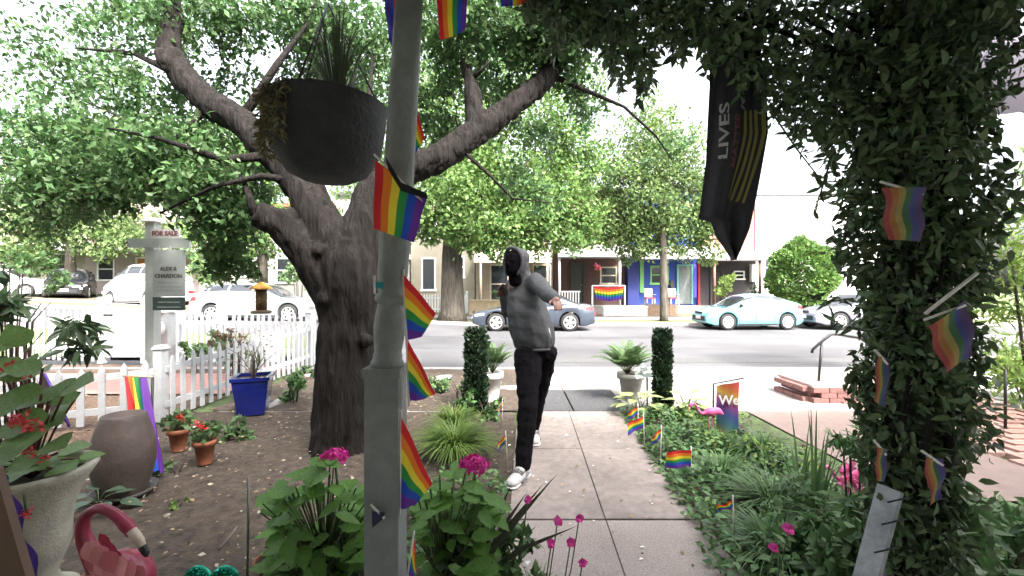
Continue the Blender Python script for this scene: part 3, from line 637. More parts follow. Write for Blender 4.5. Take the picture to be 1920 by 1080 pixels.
# ================================================================ CARS
CHROME = M('wheel_silver', (.62, .62, .64), .35, .05, metal=.6); TYRE = M('tyre_rubber', (.018, .018, .018), .85); TRIMK = M('black_trim_plastic', (.02, .02, .022), .5)
HEADL = M('headlamp_lens', (.65, .67, .7), .12, .05, spec=.8); TAILL = M('tail_lamp', (.55, .02, .02), .2, .05)
def lerp(pts, x):
    if x <= pts[0][0]: return pts[0][1]
    for (a, za), (b, zb) in zip(pts, pts[1:]):
        if x <= b:
            t = (x - a) / (b - a); t = t * t * (3 - 2 * t) * .5 + t * .5; return za + (zb - za) * t
    return pts[-1][1]
def car(name, label, loc, rotz, L, Wd, H, top, roof, paint, wr=.33, axles=(-.30, .30), belt=None, group='cars parked along the far kerb', doors=(-.12, .1, .3), spokes=5, tint=.05, floor=.19, cat='car'):
    """local frame: nose towards -x. top: hood/belt line (x in lengths, z); roof: roof line from cowl to tail"""
    t = thing(name, label, cat, (0, 0, 0), group)
    ax = [a * L for a in axles]; ra = wr + .055
    xs = set(np.linspace(-L / 2, L / 2, 44).tolist())
    for a in ax: xs |= set((a + ra * np.sin(np.linspace(-1.57, 1.57, 19))).tolist()) | {a - ra - .002, a + ra + .002}
    xs |= {-L / 2 + .03, L / 2 - .03, -L / 2 + .09, L / 2 - .09}; xs = sorted(x for x in xs if abs(x) <= L / 2)
    prof = [(0, 0), (.6, 0), (.93, .0), (.975, .06), (1.0, .35), (1.0, .55), (.985, .74), (.955, .9), (.90, .975), (.8, 1.0), (.4, 1.015), (0, 1.02)]
    ring = prof + [(-y, z) for y, z in prof[-2:0:-1]]
    def hw(x): return Wd / 2 * (1 - .20 * abs(2 * x / L) ** 7 - .05 * abs(2 * x / L) ** 2)
    def bot(x):
        e = abs(2 * x / L); z = floor + .10 * max(0, e - .85) / .15
        for a in ax:
            if abs(x - a) < ra: z = max(z, wr + math.sqrt(ra * ra - (x - a) ** 2))
        return z
    T = lambda x: lerp(top, x / L)
    vs = []; n = len(ring)
    for x in xs:
        b_, t_, w = bot(x), T(x), hw(x)
        for y, z in ring: vs.append((x, y * w, b_ + (t_ - b_) * z if z > .02 or y == 0 else b_))
    m = len(xs); fs = [[i * n + j, (i + 1) * n + j, (i + 1) * n + (j + 1) % n, i * n + (j + 1) % n] for i in range(m - 1) for j in range(n)] + [list(range(n)), [(m - 1) * n + j for j in range(n)][::-1]]
    b = MB().add(vs, fs, 0, True); b.sm[-1] = b.sm[-2] = False
    body = b.build('body', paint, t)
    mo = body.modifiers.new('edge', 'EDGE_SPLIT'); mo.split_angle = R(38)
    MB().bb(-L * .44, L * .44, -Wd * .33, Wd * .33, floor + .02, .55).build('underbody', TRIMK, t)
    # greenhouse
    xa, xb = roof[0][0] * L, roof[-1][0] * L; Rf = lambda x: lerp(roof, x / L)
    def Sg(x, a, off=0):
        zb = T(x) - .02; h = max(.02, Rf(x) - zb); w = hw(x) * .93; ca, sa = math.cos(a), math.sin(a)
        return Vector((x, (w * math.copysign(abs(ca) ** .42, ca)) * (1 - .20 * sa ** 1.5), zb + h * sa ** .62)) + Vector((0, math.copysign(off * 1.0, ca) * abs(ca) ** .3, off * sa))
    xs2 = sorted({xa + (xb - xa) * i / 40 for i in range(41)}); na = 22
    b = MB(); b.grid(lambda u, v: Sg(xa + (xb - xa) * u, math.pi * v), 40, na, flip=False); b.build('cabin', paint, t)
    def patch(nm, fx0, fx1, a0, a1, mat, off=.008, nx=8, na=6, parent=t):
        def fn(u, v):
            a = a0 + (a1 - a0) * v; sv = v
            x = (fx0(sv) * (1 - u) + fx1(sv) * u); return Sg(x, a, off)
        return MB().grid(fn, nx, na).build(nm, mat, parent)
    zs = sorted(((lambda x: (x, Rf(x) - T(x)))(xa + (xb - xa) * i / 200) for i in range(201)))
    hmax = max(z for _, z in zs)
    xf = next(x for x, z in zs if z > hmax * .80); xr = [x for x, z in zs if z > hmax * .72][-1]      # header and tail of the roof
    G_ = M('car_glass', (.02, .022, .026), .05, .1, spec=.9)
    cut = [xa + .20 * L * 0 + (xf - xa) * .55, *[d * L for d in doors], xr + (xb - xr) * .45]
    for s in (0, 1):
        for i in range(len(cut) - 1):
            lo, hi = cut[i], cut[i + 1]
            sl0 = (xf + .06 - lo) if i == 0 else 0; sl1 = (hi - xr) * .9 if i == len(cut) - 2 else 0
            A0, A1 = R(13), R(47)
            f0 = lambda v, lo=lo, sl=sl0: lo + .04 + sl * v; f1 = lambda v, hi=hi, sl=sl1: hi - .04 - sl * v
            if s: patch('side_window', f0, f1, math.pi - A0, math.pi - A1, G_)
            else: patch('side_window', f0, f1, A0, A1, G_)
    w0 = xa + .04; w1 = xf + .04
    def ws(nm, p0, p1):
        def fn(u, v): return Sg(p0 + (p1 - p0) * v, R(34) + (math.pi - 2 * R(34)) * u, .008)
        MB().grid(fn, 14, 8).build(nm, G_, t)
    ws('windscreen', w0, w1); ws('rear_window', xb - .05, xr)
    # seams, sills, handles, mirrors
    def side(x, zf, s, off=.004):
        b_, t_ = floor, T(x); zz = b_ + (t_ - b_) * zf; y = lerp([(z, y) for y, z in prof[3:10]], zf) * hw(x); return Vector((x, s * (y + off), zz))
    for s in (-1, 1):
        b = MB()
        for d in (cut[0] + .02, *[q * L for q in doors]):
            if min(abs(d - a) for a in ax) < ra * .8: d += .18 if d < 0 else -.05
            b.grid(lambda u, v: side(d + (u - .5) * .016, .12 + .85 * v, s), 1, 10)
        b.grid(lambda u, v: side(ax[0] + ra + .03 + (ax[1] - ax[0] - 2 * ra - .06) * u, .03 + .07 * v, s, .006), 12, 2)
        b.build('door_seam', TRIMK, t)
        for d in doors[:2]:
            p = side(d * L - .12 + .24 * (d > 0) * 0, .80, s, .012); MB().box(p, (.18, .02, .03)).build('door_handle', paint, t)
        p = side(cut[0] + .12, .99, s, .06); b = MB(); b.ell(p + Vector((0, s * .05, .06)), (.07, .10, .065), 6); b.build('wing_mirror', TRIMK if tint > .1 else paint, t)
        # lamps
        f = -L / 2 + .10; b = MB(); b.grid(lambda u, v: side(f + .34 * u, .74 + .16 * v - .02 * u, s, .012), 6, 3); b.grid(lambda u, v: Vector((-L / 2 - .012 + .05 * (1 - u), s * hw(-L / 2) * (.45 + .6 * u) * 1.0, floor + (T(-L / 2 + .02) - floor) * (.72 + .2 * v))), 5, 2); b.build('headlight', HEADL, t)
        r_ = L / 2 - .08; b = MB(); b.grid(lambda u, v: side(r_ - .26 * u, .76 + .17 * v, s, .012), 6, 3); b.box((L / 2 + .004, s * hw(L / 2) * .78, floor + (T(L / 2) - floor) * .82), (.02, hw(L / 2) * .4, .13)); b.build('tail_light', TAILL, t)
    b = MB(); w = hw(-L / 2); b.box((-L / 2 - .006, 0, floor + .26), (.03, w * 1.5, .18)); b.box((-L / 2 - .004, 0, floor + .48), (.03, w * .9, .10)); b.build('grille', TRIMK, t)
    MB().box((-L / 2 - .025, 0, floor + .30), (.012, .4, .14)).build('number_plate', WHITE, t)
    MB().box((L / 2 + .012, 0, floor + .38), (.012, .4, .14)).build('number_plate', WHITE, t)
    # wheels
    rot = Matrix.Rotation(R(90), 3, 'X')
    for a in ax:
        for s in (-1, 1):
            c = Vector((a, s * (Wd / 2 - .13), wr)); wl = link('wheel', None, t, c); wl.empty_display_size = .1
            o = MB().lathe([(wr * .68, -.09), (wr * .93, -.10), (wr, -.07), (wr, .07), (wr * .93, .10), (wr * .68, .09)], c, 28, rot).build('tyre', TYRE, wl)
            b = MB(); b.lathe([(wr * .70, -.085), (wr * .66, -.10), (wr * .60, -.085), (wr * .60, .085), (wr * .66, .10), (wr * .70, .085)], c, 28, rot, cap=False)
            for kx in range(spokes):
                q = Matrix.Rotation(kx * 2 * math.pi / spokes + .3, 3, 'Y')
                b.box(c + q @ Vector((0, s * .085, wr * .34)), (wr * (.26 if spokes < 7 else .16), .03, wr * .62), q, taper=1.25)
            b.ell(c + Vector((0, s * .085, 0)), (wr * .17, .03, wr * .17), 5); b.build('rim', CHROME, wl)
            MB().lathe([(wr * .6, -.02), (wr * .6, .02)], c, 20, rot).build('brake_disc', TRIMK, wl)
    t.location = loc; t.rotation_euler = (0, 0, rotz); return t
def paint(n, c, metal=.35, rough=.28): return M(n, c, rough, .03, 2, metal=metal, coat=.7)
SED_T = [(-.5, .55), (-.485, .66), (-.44, .72), (-.22, .90), (.0, .94), (.34, 1.0), (.46, .99), (.49, .93), (.5, .74)]
SED_R = [(-.24, .91), (-.06, 1.36), (.02, 1.44), (.12, 1.43), (.22, 1.34), (.37, 1.01)]
zr = -.1
car('parked_car', 'dark grey saloon parked side-on across the street behind the hooded person', (.80, 16.5, zr), 0, 4.55, 1.78, 1.44, SED_T, SED_R, paint('slate_grey_paint', (.05, .062, .085)), wr=.335, axles=(-.305, .29), doors=(-.02, .17))
HAT_T = [(-.5, .50), (-.485, .64), (-.43, .74), (-.25, .93), (0, .97), (.3, 1.04), (.44, 1.07), (.485, 1.0), (.5, .7)]
HAT_R = [(-.30, .92), (-.08, 1.38), (.02, 1.45), (.12, 1.44), (.28, 1.32), (.47, 1.06)]
hb = car('parked_car', 'pale blue-green hatchback parked in front of the dark porch', (9.25, 16.9, zr), R(2), 4.1, 1.74, 1.45, HAT_T, HAT_R, paint('aqua_paint', (.13, .34, .39), .1), wr=.33, axles=(-.30, .31), doors=(-.02, .17), tint=.2, spokes=9); hb.scale = (.92, .96, .95)
car('parked_car', 'silver saloon parked at the right, half hidden by the vine', (13.75, 17.0, zr), R(2), 4.4, 1.78, 1.42, SED_T, SED_R, paint('silver_paint', (.26, .26, .31), .4), wr=.33, axles=(-.31, .29), doors=(-.02, .17))
SUV_T = [(-.5, .62), (-.485, .80), (-.44, .90), (-.24, 1.05), (0, 1.08), (.42, 1.12), (.485, 1.1), (.5, .7)]
SUV_R = [(-.25, 1.06), (-.10, 1.5), (0, 1.58), (.2, 1.6), (.38, 1.55), (.48, 1.14)]
x = -9.6
car('parked_car', 'silver estate car parked behind the white picket fence, beside the sign', (x, 16.4, zr + hill(x, 16.4)), R(181.5), 4.6, 1.78, 1.5, [(a, z) for a, z in SED_T], [(-.25, .91), (-.07, 1.38), (.02, 1.47), (.2, 1.47), (.36, 1.36), (.485, .99)], paint('pale_silver_paint', (.36, .38, .43), .4), doors=(-.02, .17, .33), spokes=7)
x = -18.4
car('parked_van', 'white van parked beyond the picket gate, partly behind the sign post', (x, 21.6, zr + hill(x, 21)), R(-18), 4.4, 1.9, 2.15, [(-.5, .7), (-.485, .95), (-.42, 1.08), (-.3, 1.22), (0, 1.25), (.46, 1.27), (.49, 1.2), (.5, .8)], [(-.34, 1.2), (-.2, 1.85), (-.1, 2.08), (.2, 2.12), (.44, 2.08), (.49, 1.3)], paint('white_van_paint', (.78, .78, .79), 0), wr=.35, axles=(-.31, .3), doors=(-.05, .18), group='vehicles parked up the hill', cat='van')
x = -25.2
car('parked_car', 'black off-road car parked on the rise, between the white cars', (x, 24.4, zr + hill(x, 24)), R(128), 4.3, 1.85, 1.75, SUV_T, [(-.25, 1.06), (-.14, 1.6), (-.05, 1.72), (.3, 1.74), (.44, 1.7), (.49, 1.14)], paint('black_paint', (.02, .02, .025), .2), wr=.37, doors=(-.02, .2), group='vehicles parked up the hill')
x = -27.6
car('parked_car', 'white car parked on the rise at the far left', (x, 23.2, zr + hill(x, 23)), R(200), 4.4, 1.82, 1.62, SUV_T, SUV_R, paint('white_car_paint', (.74, .74, .76), 0), wr=.34, doors=(-.02, .2), group='vehicles parked up the hill')
# ================================================================ THE BIG GARDEN TREE
t = thing('garden_tree', 'big gnarled garden tree with forked trunk left of the porch post', 'tree', (-1.62, 4.15, 0))
g = lambda x, y, d=4.15: P(x, y, d)
b = MB()
b.tube([g(648, 850) + Vector((0, 0, -.05)), g(647, 815), g(648, 770), g(650, 680), g(655, 600), g(655, 540), g(648, 490), g(652, 450)], [.40, .335, .295, .265, .268, .29, .31, .22], 26, wob=.17, wsc=3.2)
for x, y, r in ((600, 838, .12), (690, 838, .11), (640, 850, .13)): b.tube([g(648, 770), g((x + 648) / 2, 812, 4.05), P(x, y + 12, 3.95)], [.2, r * 1.1, r * .4], 10, wob=.2, wsc=5)
def limb(pts, r, nm='limb', n=14):
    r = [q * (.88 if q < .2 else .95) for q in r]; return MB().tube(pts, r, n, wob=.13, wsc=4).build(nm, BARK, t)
for pts, r in (([g(650, 600), g(622, 540, 4.1), g(575, 470, 4.05), g(525, 418, 4.0), g(482, 402, 3.95)], [.24, .20, .155, .15, .115]),
        ([g(650, 560), g(620, 450, 4.15), g(575, 360, 4.2), g(520, 290, 4.3), g(450, 228, 4.5), g(395, 195, 4.6), g(345, 145, 4.7), g(318, 100, 4.8), g(325, 30, 4.9), g(320, -40, 5)], [.26, .21, .18, .165, .15, .15, .14, .12, .10, .08]),
        ([g(345, 145, 4.7), g(310, 115, 4.6), g(296, 98, 4.6)], [.10, .08, .06]),
        ([g(660, 560), g(672, 440, 4.2), g(700, 360, 4.3), g(760, 325, 4.4), g(820, 295, 4.5), g(890, 250, 4.7), g(960, 200, 4.9), g(1020, 150, 5.1), g(1060, 100, 5.3), g(1100, 30, 5.6)], [.26, .21, .18, .15, .14, .15, .125, .115, .10, .06]),
        ([g(890, 250, 4.7), g(888, 200, 4.75), g(882, 150, 4.8), g(868, 112, 4.8)], [.115, .09, .075, .05])): b.tube(pts, r, 18, wob=.16, wsc=3)
for x, y, d_, r in ((612, 560, 3.95, .10), (690, 640, 3.95, .07), (628, 700, 3.92, .06), (600, 470, 3.95, .08)): b.ell(P(x, y, d_), r, 8)
def ridge(c):
    q = Vector((c.x * 10, c.y * 10, c.z * 2.3)); return .020 * (abs(noise.noise(q)) * 2 - .5) + .010 * noise.noise(q * 2.7) + .02 * noise.noise(c * 2.2)
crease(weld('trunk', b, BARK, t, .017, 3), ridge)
limb([g(478, 402, 3.95), g(462, 350, 4.0), g(440, 315, 4.1)], [.05, .03, .012], 'branch', 7)
limb([g(882, 150, 4.8), g(905, 130, 4.7), g(918, 115, 4.7)], [.03, .02, .01], 'branch', 6)
limb([g(905, 235, 4.7), g(860, 240, 4.6), g(853, 220, 4.5)], [.03, .022, .012], 'branch', 6)
limb([g(1030, 140, 5.1), g(1100, 170, 5.3), g(1170, 200, 5.5), g(1230, 255, 5.8), g(1260, 300, 6)], [.04, .03, .022, .016, .008], 'branch', 6)
limb([g(870, 285, 4.6), g(920, 330, 4.5), g(960, 372, 4.5), g(1030, 380, 4.7)], [.03, .02, .014, .006], 'branch', 6)
limb([g(395, 195, 4.6), g(330, 260, 4.4), g(250, 230, 4.5), g(160, 190, 4.6)], [.05, .03, .02, .008], 'branch', 6)
limb([g(520, 290, 4.3), g(420, 300, 4.0), g(300, 260, 3.9), g(200, 240, 3.9)], [.06, .04, .02, .01], 'branch', 6)
limb([g(560, 340, 4.2), g(490, 330, 4.0), g(400, 350, 3.9), g(300, 400, 3.9)], [.05, .035, .02, .01], 'branch', 6)
limb([g(345, 145, 4.7), g(250, 100, 5), g(140, 90, 5.2)], [.06, .03, .01], 'branch', 6)
limb([g(450, 228, 4.5), g(520, 120, 4.8), g(580, 40, 5.2), g(600, -30, 5.4)], [.06, .04, .02, .01], 'branch', 6)
limb([g(700, 360, 4.3), g(690, 220, 4.8), g(700, 90, 5.2)], [.06, .04, .015], 'branch', 6)
cl = [(P(x, y, d), r / 800 * d, n) for x, y, d, r, n in (
    (60, 330, 5, 85, 520), (150, 260, 5, 85, 600), (230, 300, 4.6, 90, 750), (330, 290, 4.4, 85, 700), (400, 350, 4.2, 75, 600), (300, 320, 4.4, 65, 600), (150, 345, 4.8, 75, 620), (90, 400, 5.2, 70, 420),
    (215, 365, 4.7, 40, 200), (415, 410, 4.5, 45, 260), (430, 430, 4.4, 55, 320), (420, 470, 4.8, 42, 230), (440, 500, 5.0, 45, 200), (460, 330, 4.6, 55, 330), (60, 230, 5.2, 65, 200), (150, 150, 5.4, 70, 240), (60, 110, 5.6, 65, 110), (210, 60, 5.6, 70, 210),
    (260, 180, 5, 75, 420), (330, 60, 5.2, 80, 380), (410, 30, 5.2, 75, 330), (280, 10, 5.6, 70, 300), (130, 20, 5.8, 60, 110), (480, 30, 5.4, 70, 220), (560, 30, 5.4, 70, 380), (620, 80, 5.6, 75, 520), (680, 60, 5.4, 75, 520), (690, 170, 5.4, 60, 350), (600, 130, 5.8, 60, 340),
    (550, 250, 5.6, 50, 180), (420, 140, 5.6, 55, 120), (500, 190, 5.8, 45, 90), (400, 255, 5, 50, 200), (640, 250, 5.5, 60, 300), (590, 420, 5.4, 35, 90),
    (840, 40, 4.7, 75, 480), (920, 30, 4.8, 75, 480), (860, 130, 5.2, 70, 330), (960, 110, 5.2, 70, 380), (1000, 50, 5, 75, 500), (1060, 60, 4.9, 70, 480), (1060, 140, 5.4, 55, 220), (930, 180, 5.8, 55, 200), (800, 180, 5.6, 55, 220), (1130, 60, 5.2, 60, 300), (1100, 210, 5.8, 45, 110), (1000, 250, 6, 50, 130), (820, 250, 5.6, 45, 130), (1250, 280, 6.2, 40, 90), (960, 330, 5.6, 45, 120), (1030, 370, 5.6, 40, 90))]
cl += [((x, y, z), 1.15, 480) for x, y, z in ((-2.5, 6.5, 7.2), (-.5, 7.2, 7.6), (1.2, 6.6, 7.4), (2.6, 7.6, 7.9), (.4, 8.6, 8.4), (-1.6, 8.4, 8.2), (3.6, 6.4, 7.3))]  # unseen crown clusters above the frame, added to shade the road
crown(t, [(c, r * 1.1, int(n * (4.2 if c[2] > 3.2 else 3.6))) for c, r, n in cl], .073, T4, L_MAIN)

# shrub hanging in at the left edge
bush('dark drooping shrub with long leaves at the left edge before the fence', P(25, 600, 3.2), .42, 420, .13, M('leaf_laurel', (.05, .085, .04), .4, .2, 4, trans=.25, island=.4), tmpl=TL, squash=1.4, droop=.6)
bush('pale leafy shrub beyond the picket fence at far left', P(20, 500, 6.5), .55, 600, .08, L_MAIN)

# ================================================================ NEIGHBOUR'S FENCES, GATE, SIGN
GP = 'white picket fences of the next garden'
pickets('picket_fence', 'white picket fence running back from the sign post to the tree', (-3.93, 4.84), (-3.80, 8.1), .72, .92, 22, GP, post_at=(0, 1))
pickets('picket_fence', 'short lower picket fence behind the brown stone jar', (-5.35, 4.25), (-4.02, 4.80), .58, .70, 8, GP, w=.06, post_at=())
pickets('picket_fence', 'white picket fence left of the garden gate', (-10.6, 9.0), (-8.25, 8.6), 1.12, 1.05, 17, GP, w=.06, post_at=(0, 1))
pickets('picket_fence', 'white picket fence along the pavement in front of the silver estate car', (-6.75, 8.55), (-4.0, 8.5), 1.02, 1.0, 22, GP, w=.06, post_at=(0, .32, 1))
# gate
t = thing('garden_gate', 'solid white board gate in the picket fence below the van', 'gate', (-7.75, 8.5, 0))
for i in range(5): MB().bb(-8.12 + i * .145, -8.12 + i * .145 + .138, 8.5, 8.525, .12, 1.08 + .05 * math.sin(math.pi * (i + .5) / 5)).build('board', FENCE, t)
for z in (.25, .9): MB().bb(-8.12, -7.4, 8.53, 8.56, z, z + .09).build('rail', FENCE, t)
MB().bb(-8.24, -8.13, 8.47, 8.58, 0, 1.32).build('post', FENCE, t); MB().bb(-7.38, -7.27, 8.47, 8.58, 0, 1.32).build('post', FENCE, t)
for z in (.3, .95): MB().bb(-8.13, -7.95, 8.488, 8.499, z, z + .03).build('hinge', BLACKM, t)
# plants behind the fence
bush('leafy perennial bed with dry brown stems behind the picket fence', (-4.75, 7.3, .42), .48, 700, .07, L_FERN, squash=.7)
bush('low green perennials beside the pale garden post', (-5.6, 7.6, .35), .4, 500, .07, L_GC, squash=.7)
bush('dry reddish shrub leaning over the fence rail', (-4.25, 6.6, .7), .34, 320, .055, M('leaf_dry', (.15, .10, .06), .7, .2, 5, trans=.2, island=.4), squash=.7, stems=8)
bush('green clump behind the left picket fence', (-9.3, 9.6, .4), .55, 600, .09, L_BRIGHT)
bush('green clump at the far end of the left picket fence', (-10.6, 10.0, .45), .55, 500, .09, L_BRIGHT)
# for sale sign
t = thing('sale_sign', 'white real-estate post with hanging for-sale board', 'sign', P(287, 740, 6.0).xy.to_3d())
SG = M('sign_grey_white', (.34, .365, .36), .6, .06); LET = M('sign_lettering', (.09, .085, .085), .6); d = 6.0
x0 = P(287, 0, d).x; MB().box((x0, d, 1.21), (.125, .125, 2.42)).build('post', M('sign_post_white', (.44, .46, .455), .6, .1), t); MB().box((x0, d, 2.455), (.22, .22, .06), taper=.5).build('post_cap', WHITE, t)
a0, a1 = P(255, 0, d).x, P(368, 0, d).x; z0, z1 = P(0, 466, d).z, P(0, 449, d).z
MB().bb(a0, a1, d - .09 - .04, d - .0901, z0, z1).build('arm', SG, t)
def lettering(parent, s, c, size, mat, bold=.004, rx=90):
    me = text_mesh(s, size, .002, bold); me.materials.clear(); me.materials.append(mat); me.transform(Matrix.Translation(Vector(c) - wloc(parent)) @ Matrix.Rotation(R(rx), 4, 'X')); return link('lettering', me, parent)
r = MB().bb(P(291, 0, d).x + .03, P(347, 0, d).x, d - .11, d - .085, P(0, 448, d).z, P(0, 431, d).z).build('rider_panel', M('rider_white', (.62, .60, .60), .6), t)
lettering(r, 'FOR SALE', (P(321, 0, d).x, d - .114, P(0, 440, d).z), .082, M('rider_lettering', (.25, .10, .12), .6))
pl, pr, pt, pb = P(301, 0, d).x, P(360, 0, d).x, P(0, 470, d).z, P(0, 581, d).z; pm = P(0, 556, d).z
r = MB().bb(pl, pr, d - .13, d - .115, pm, pt).build('sign_board', SG, t)
for s, y, sz in (('ALEX &', 505, .07), ('CHARDON', 518, .075)): lettering(r, s, (P(330, 0, d).x, d - .134, P(0, y, d).z), sz, LET, .002)
for y, w in ((530, .3), (538, .36), (545, .36)): MB().box((P(330, 0, d).x, d - .132, P(0, y, d).z), (w, .003, .012)).build('fine_print', M('fine_print_grey', (.28, .28, .29), .6), r)
r = MB().bb(pl, pr, d - .132, d - .117, pb, pm - .004).build('lower_band', M('dark_green_band', (.035, .06, .055), .5), t)
for y, w in ((566, .3), (575, .32)): MB().box((P(331, 0, d).x, d - .134, P(0, y, d).z), (w, .003, .014)).build('fine_print', M('fine_print_pale', (.3, .33, .32), .6), r)
for x in (313, 333): MB().tube([P(x, 470, d) + Vector((0, -.12, -.02)), P(x, 462, d) + Vector((0, -.12, 0))], .012, 6).build('hook', WHITE, t)
# pale garden post with letter box
t = thing('letter_box_post', 'squat white post with small white letter box by the sign', 'letter box', P(312, 700, 7.2).xy.to_3d())
c = P(312, 620, 7.2); MB().bb(c.x - .09, c.x + .09, 7.11, 7.29, 0, 1.08).build('post', FENCE, t); MB().lathe([(.15, 0), (.15, .04), (.05, .10)], (c.x, 7.2, 1.082), 4).build('post_cap', WHITE, t)
MB().ell((c.x - .02, 7.02, .84), (.13, .085, .14), 8).build('box', WHITE, t)
# ================================================================ OBJECTS OF THE LEFT GARDEN
# brown stone jar
jc = Vector((-2.84, 3.12, 0))
t = thing('stone_jar', 'large smooth brown stone jar on the soil before the low picket fence', 'jar', jc)
JAR = M('brown_stone', (.075, .057, .05), .55, .3, 7, .2, 40)
MB().lathe([(.02, 0), (.13, .0), (.14, .03), (.172, .14), (.19, .25), (.185, .36), (.162, .47), (.136, .545), (.128, .575), (.125, .578), (.11, .55)], jc, 36).build('body', JAR, t)
MB().lathe([(.17, 0), (.195, .012), (.2, .035), (.185, .035), (.17, .02)], jc, 30).build('saucer', M('dark_saucer', (.05, .045, .04), .5), t)
# draped rainbow banner
def cloth(name, fn, nu, nv, mats, parent, mi): return MB().grid(fn, nu, nv, mi=mi).build(name, mats, parent)
t = thing('rainbow_banner', 'long rainbow banner draped down the fence behind the stone jar', 'banner', (-3.2, 3.55, 0))
A, B_, C_, D_ = P(234, 706, 3.75), P(272, 708, 3.72), P(262, 862, 3.35), P(302, 888, 3.38)
def bf(u, v):
    p = A.lerp(B_, u).lerp(C_.lerp(D_, u), v); return p + Vector((0, -.035 * math.sin(u * 17 + v * 2) * (.5 + v), 0))
cloth('cloth', bf, 30, 16, RAIN, t, lambda i, j: min(5, i // 5)); MB().tube([A + Vector((-.03, .02, 0)), B_ + Vector((.05, .02, 0))], .01, 6).build('stick', STICK, t)
MB().tube([B_ + Vector((.05, .02, 0)), Vector((B_.x + .05, B_.y, 0))], .01, 6).build('stake', BLACKM, t)
# terracotta pots with geraniums
def pot(name, label, c, r, h, mat, grp=None, flare=1.0):
    t = thing(name, label, 'plant pot', c, grp)
    MB().lathe([(r * .66, 0), (r * .9 * flare, h * .8), (r * 1.08 * flare, h * .8), (r * 1.08 * flare, h), (r * .95 * flare, h), (r * .9 * flare, h * .88)], c, 24, cap=False).build('body', mat, t)
    MB().lathe([(.001, h * .86), (r * .91, h * .87)], c, 24, cap=False).build('potting_soil', SOIL, t); return t
RED = M('red_bloom', (.62, .03, .03), .6, .1, trans=.2)
def posy(parent, c, r, n, mat=RED):
    C = ball(n, c, (r, r, r * .7)); return stamp('flower', C, RNG.normal(size=(n, 3)), RNG.normal(size=(n, 3)) + np.array([0, 0, 1]), r * .7, T2, mat, parent)
for x, y, d, lab in ((335, 848, 3.95, 'terracotta pot with red geranium, next to the rainbow banner'), (384, 868, 3.66, 'terracotta pot with red geranium, standing in front on the soil')):
    c = P(x, y, d); c.z = .0; t = pot('flower_pot', lab, c, .085, .2, TERRA, 'terracotta geranium pots')
    n = 90; C = ball(n, (c.x, c.y, .27), (.13, .13, .09)); stamp('foliage', C, RNG.normal(size=(n, 3)), RNG.normal(size=(n, 3)) * .5 + np.array([0, 0, 1]), .06, TM, L_FERN, t)
    for k in range(3): posy(t, (c.x + random.uniform(-.09, .09), c.y - .05, .32 + random.uniform(-.03, .06)), .03, 26)
# blue planter with twiggy shrub
c = Vector((-3.12, 5.15, 0)); t = thing('blue_planter', 'glazed cobalt blue square planter by the picket fence', 'planter', c)
BL = M('blue_glaze', (.006, .011, .11), .2, .2, 5, coat=.6); b = MB(); b.box(c + Vector((0, 0, .20)), (.33, .33, .40)); b.sm = [False] * len(b.f)
b = MB(); q = Matrix.Rotation(.35, 3, 'Z'); b.add([], [])
def frust(w0, w1, z0, z1): return [c + q @ Vector((sx * (w0 if z == z0 else w1), sy * (w0 if z == z0 else w1), z)) for z in (z0, z1) for sx, sy in ((-1, -1), (1, -1), (1, 1), (-1, 1))]
SD = [[0, 1, 5, 4], [1, 2, 6, 5], [2, 3, 7, 6], [3, 0, 4, 7]]
b.add(frust(.14, .19, .0, .41), SD); b.build('body', BL, t)
b = MB(); v1 = frust(.205, .205, .41, .45); v2 = frust(.165, .165, .41, .45); b.add(v1 + v2, SD + [[4, 5, 13, 12], [5, 6, 14, 13], [6, 7, 15, 14], [7, 4, 12, 15], [8, 12, 13, 9], [9, 13, 14, 10], [10, 14, 15, 11], [11, 15, 12, 8], [0, 8, 9, 1], [1, 9, 10, 2], [2, 10, 11, 3], [3, 11, 8, 0]]); b.build('rim', BL, t)
b = MB(); b.add(frust(.17, .17, .40, .405), [[4, 5, 6, 7]]); b.build('potting_soil', SOIL, t)
t2 = thing('bare_shrub', 'twiggy bare shrub growing in the blue planter', 'shrub', c + Vector((0, 0, .4))); b = MB()
for i in range(14):
    a = i * 2.4; p = c + Vector((0, 0, .4)); pts = [p]; dd = Vector((math.cos(a) * .35, math.sin(a) * .3, 1))
    for k in range(5): p = p + dd * random.uniform(.06, .13); dd += Vector((random.uniform(-.4, .4), random.uniform(-.4, .4), random.uniform(-.25, .05))); pts.append(p.copy())
    b.tube(pts, [.008, .007, .006, .005, .004, .002], 5)
b.build('twig', M('grey_twig', (.14, .12, .10), .9), t2)
n = 60; stamp('leaf_spray', ball(n, c + Vector((0, 0, .8)), (.25, .25, .25)), RNG.normal(size=(n, 3)), RNG.normal(size=(n, 3)), .035, T2, M('leaf_dry'), t2, 'stuff')
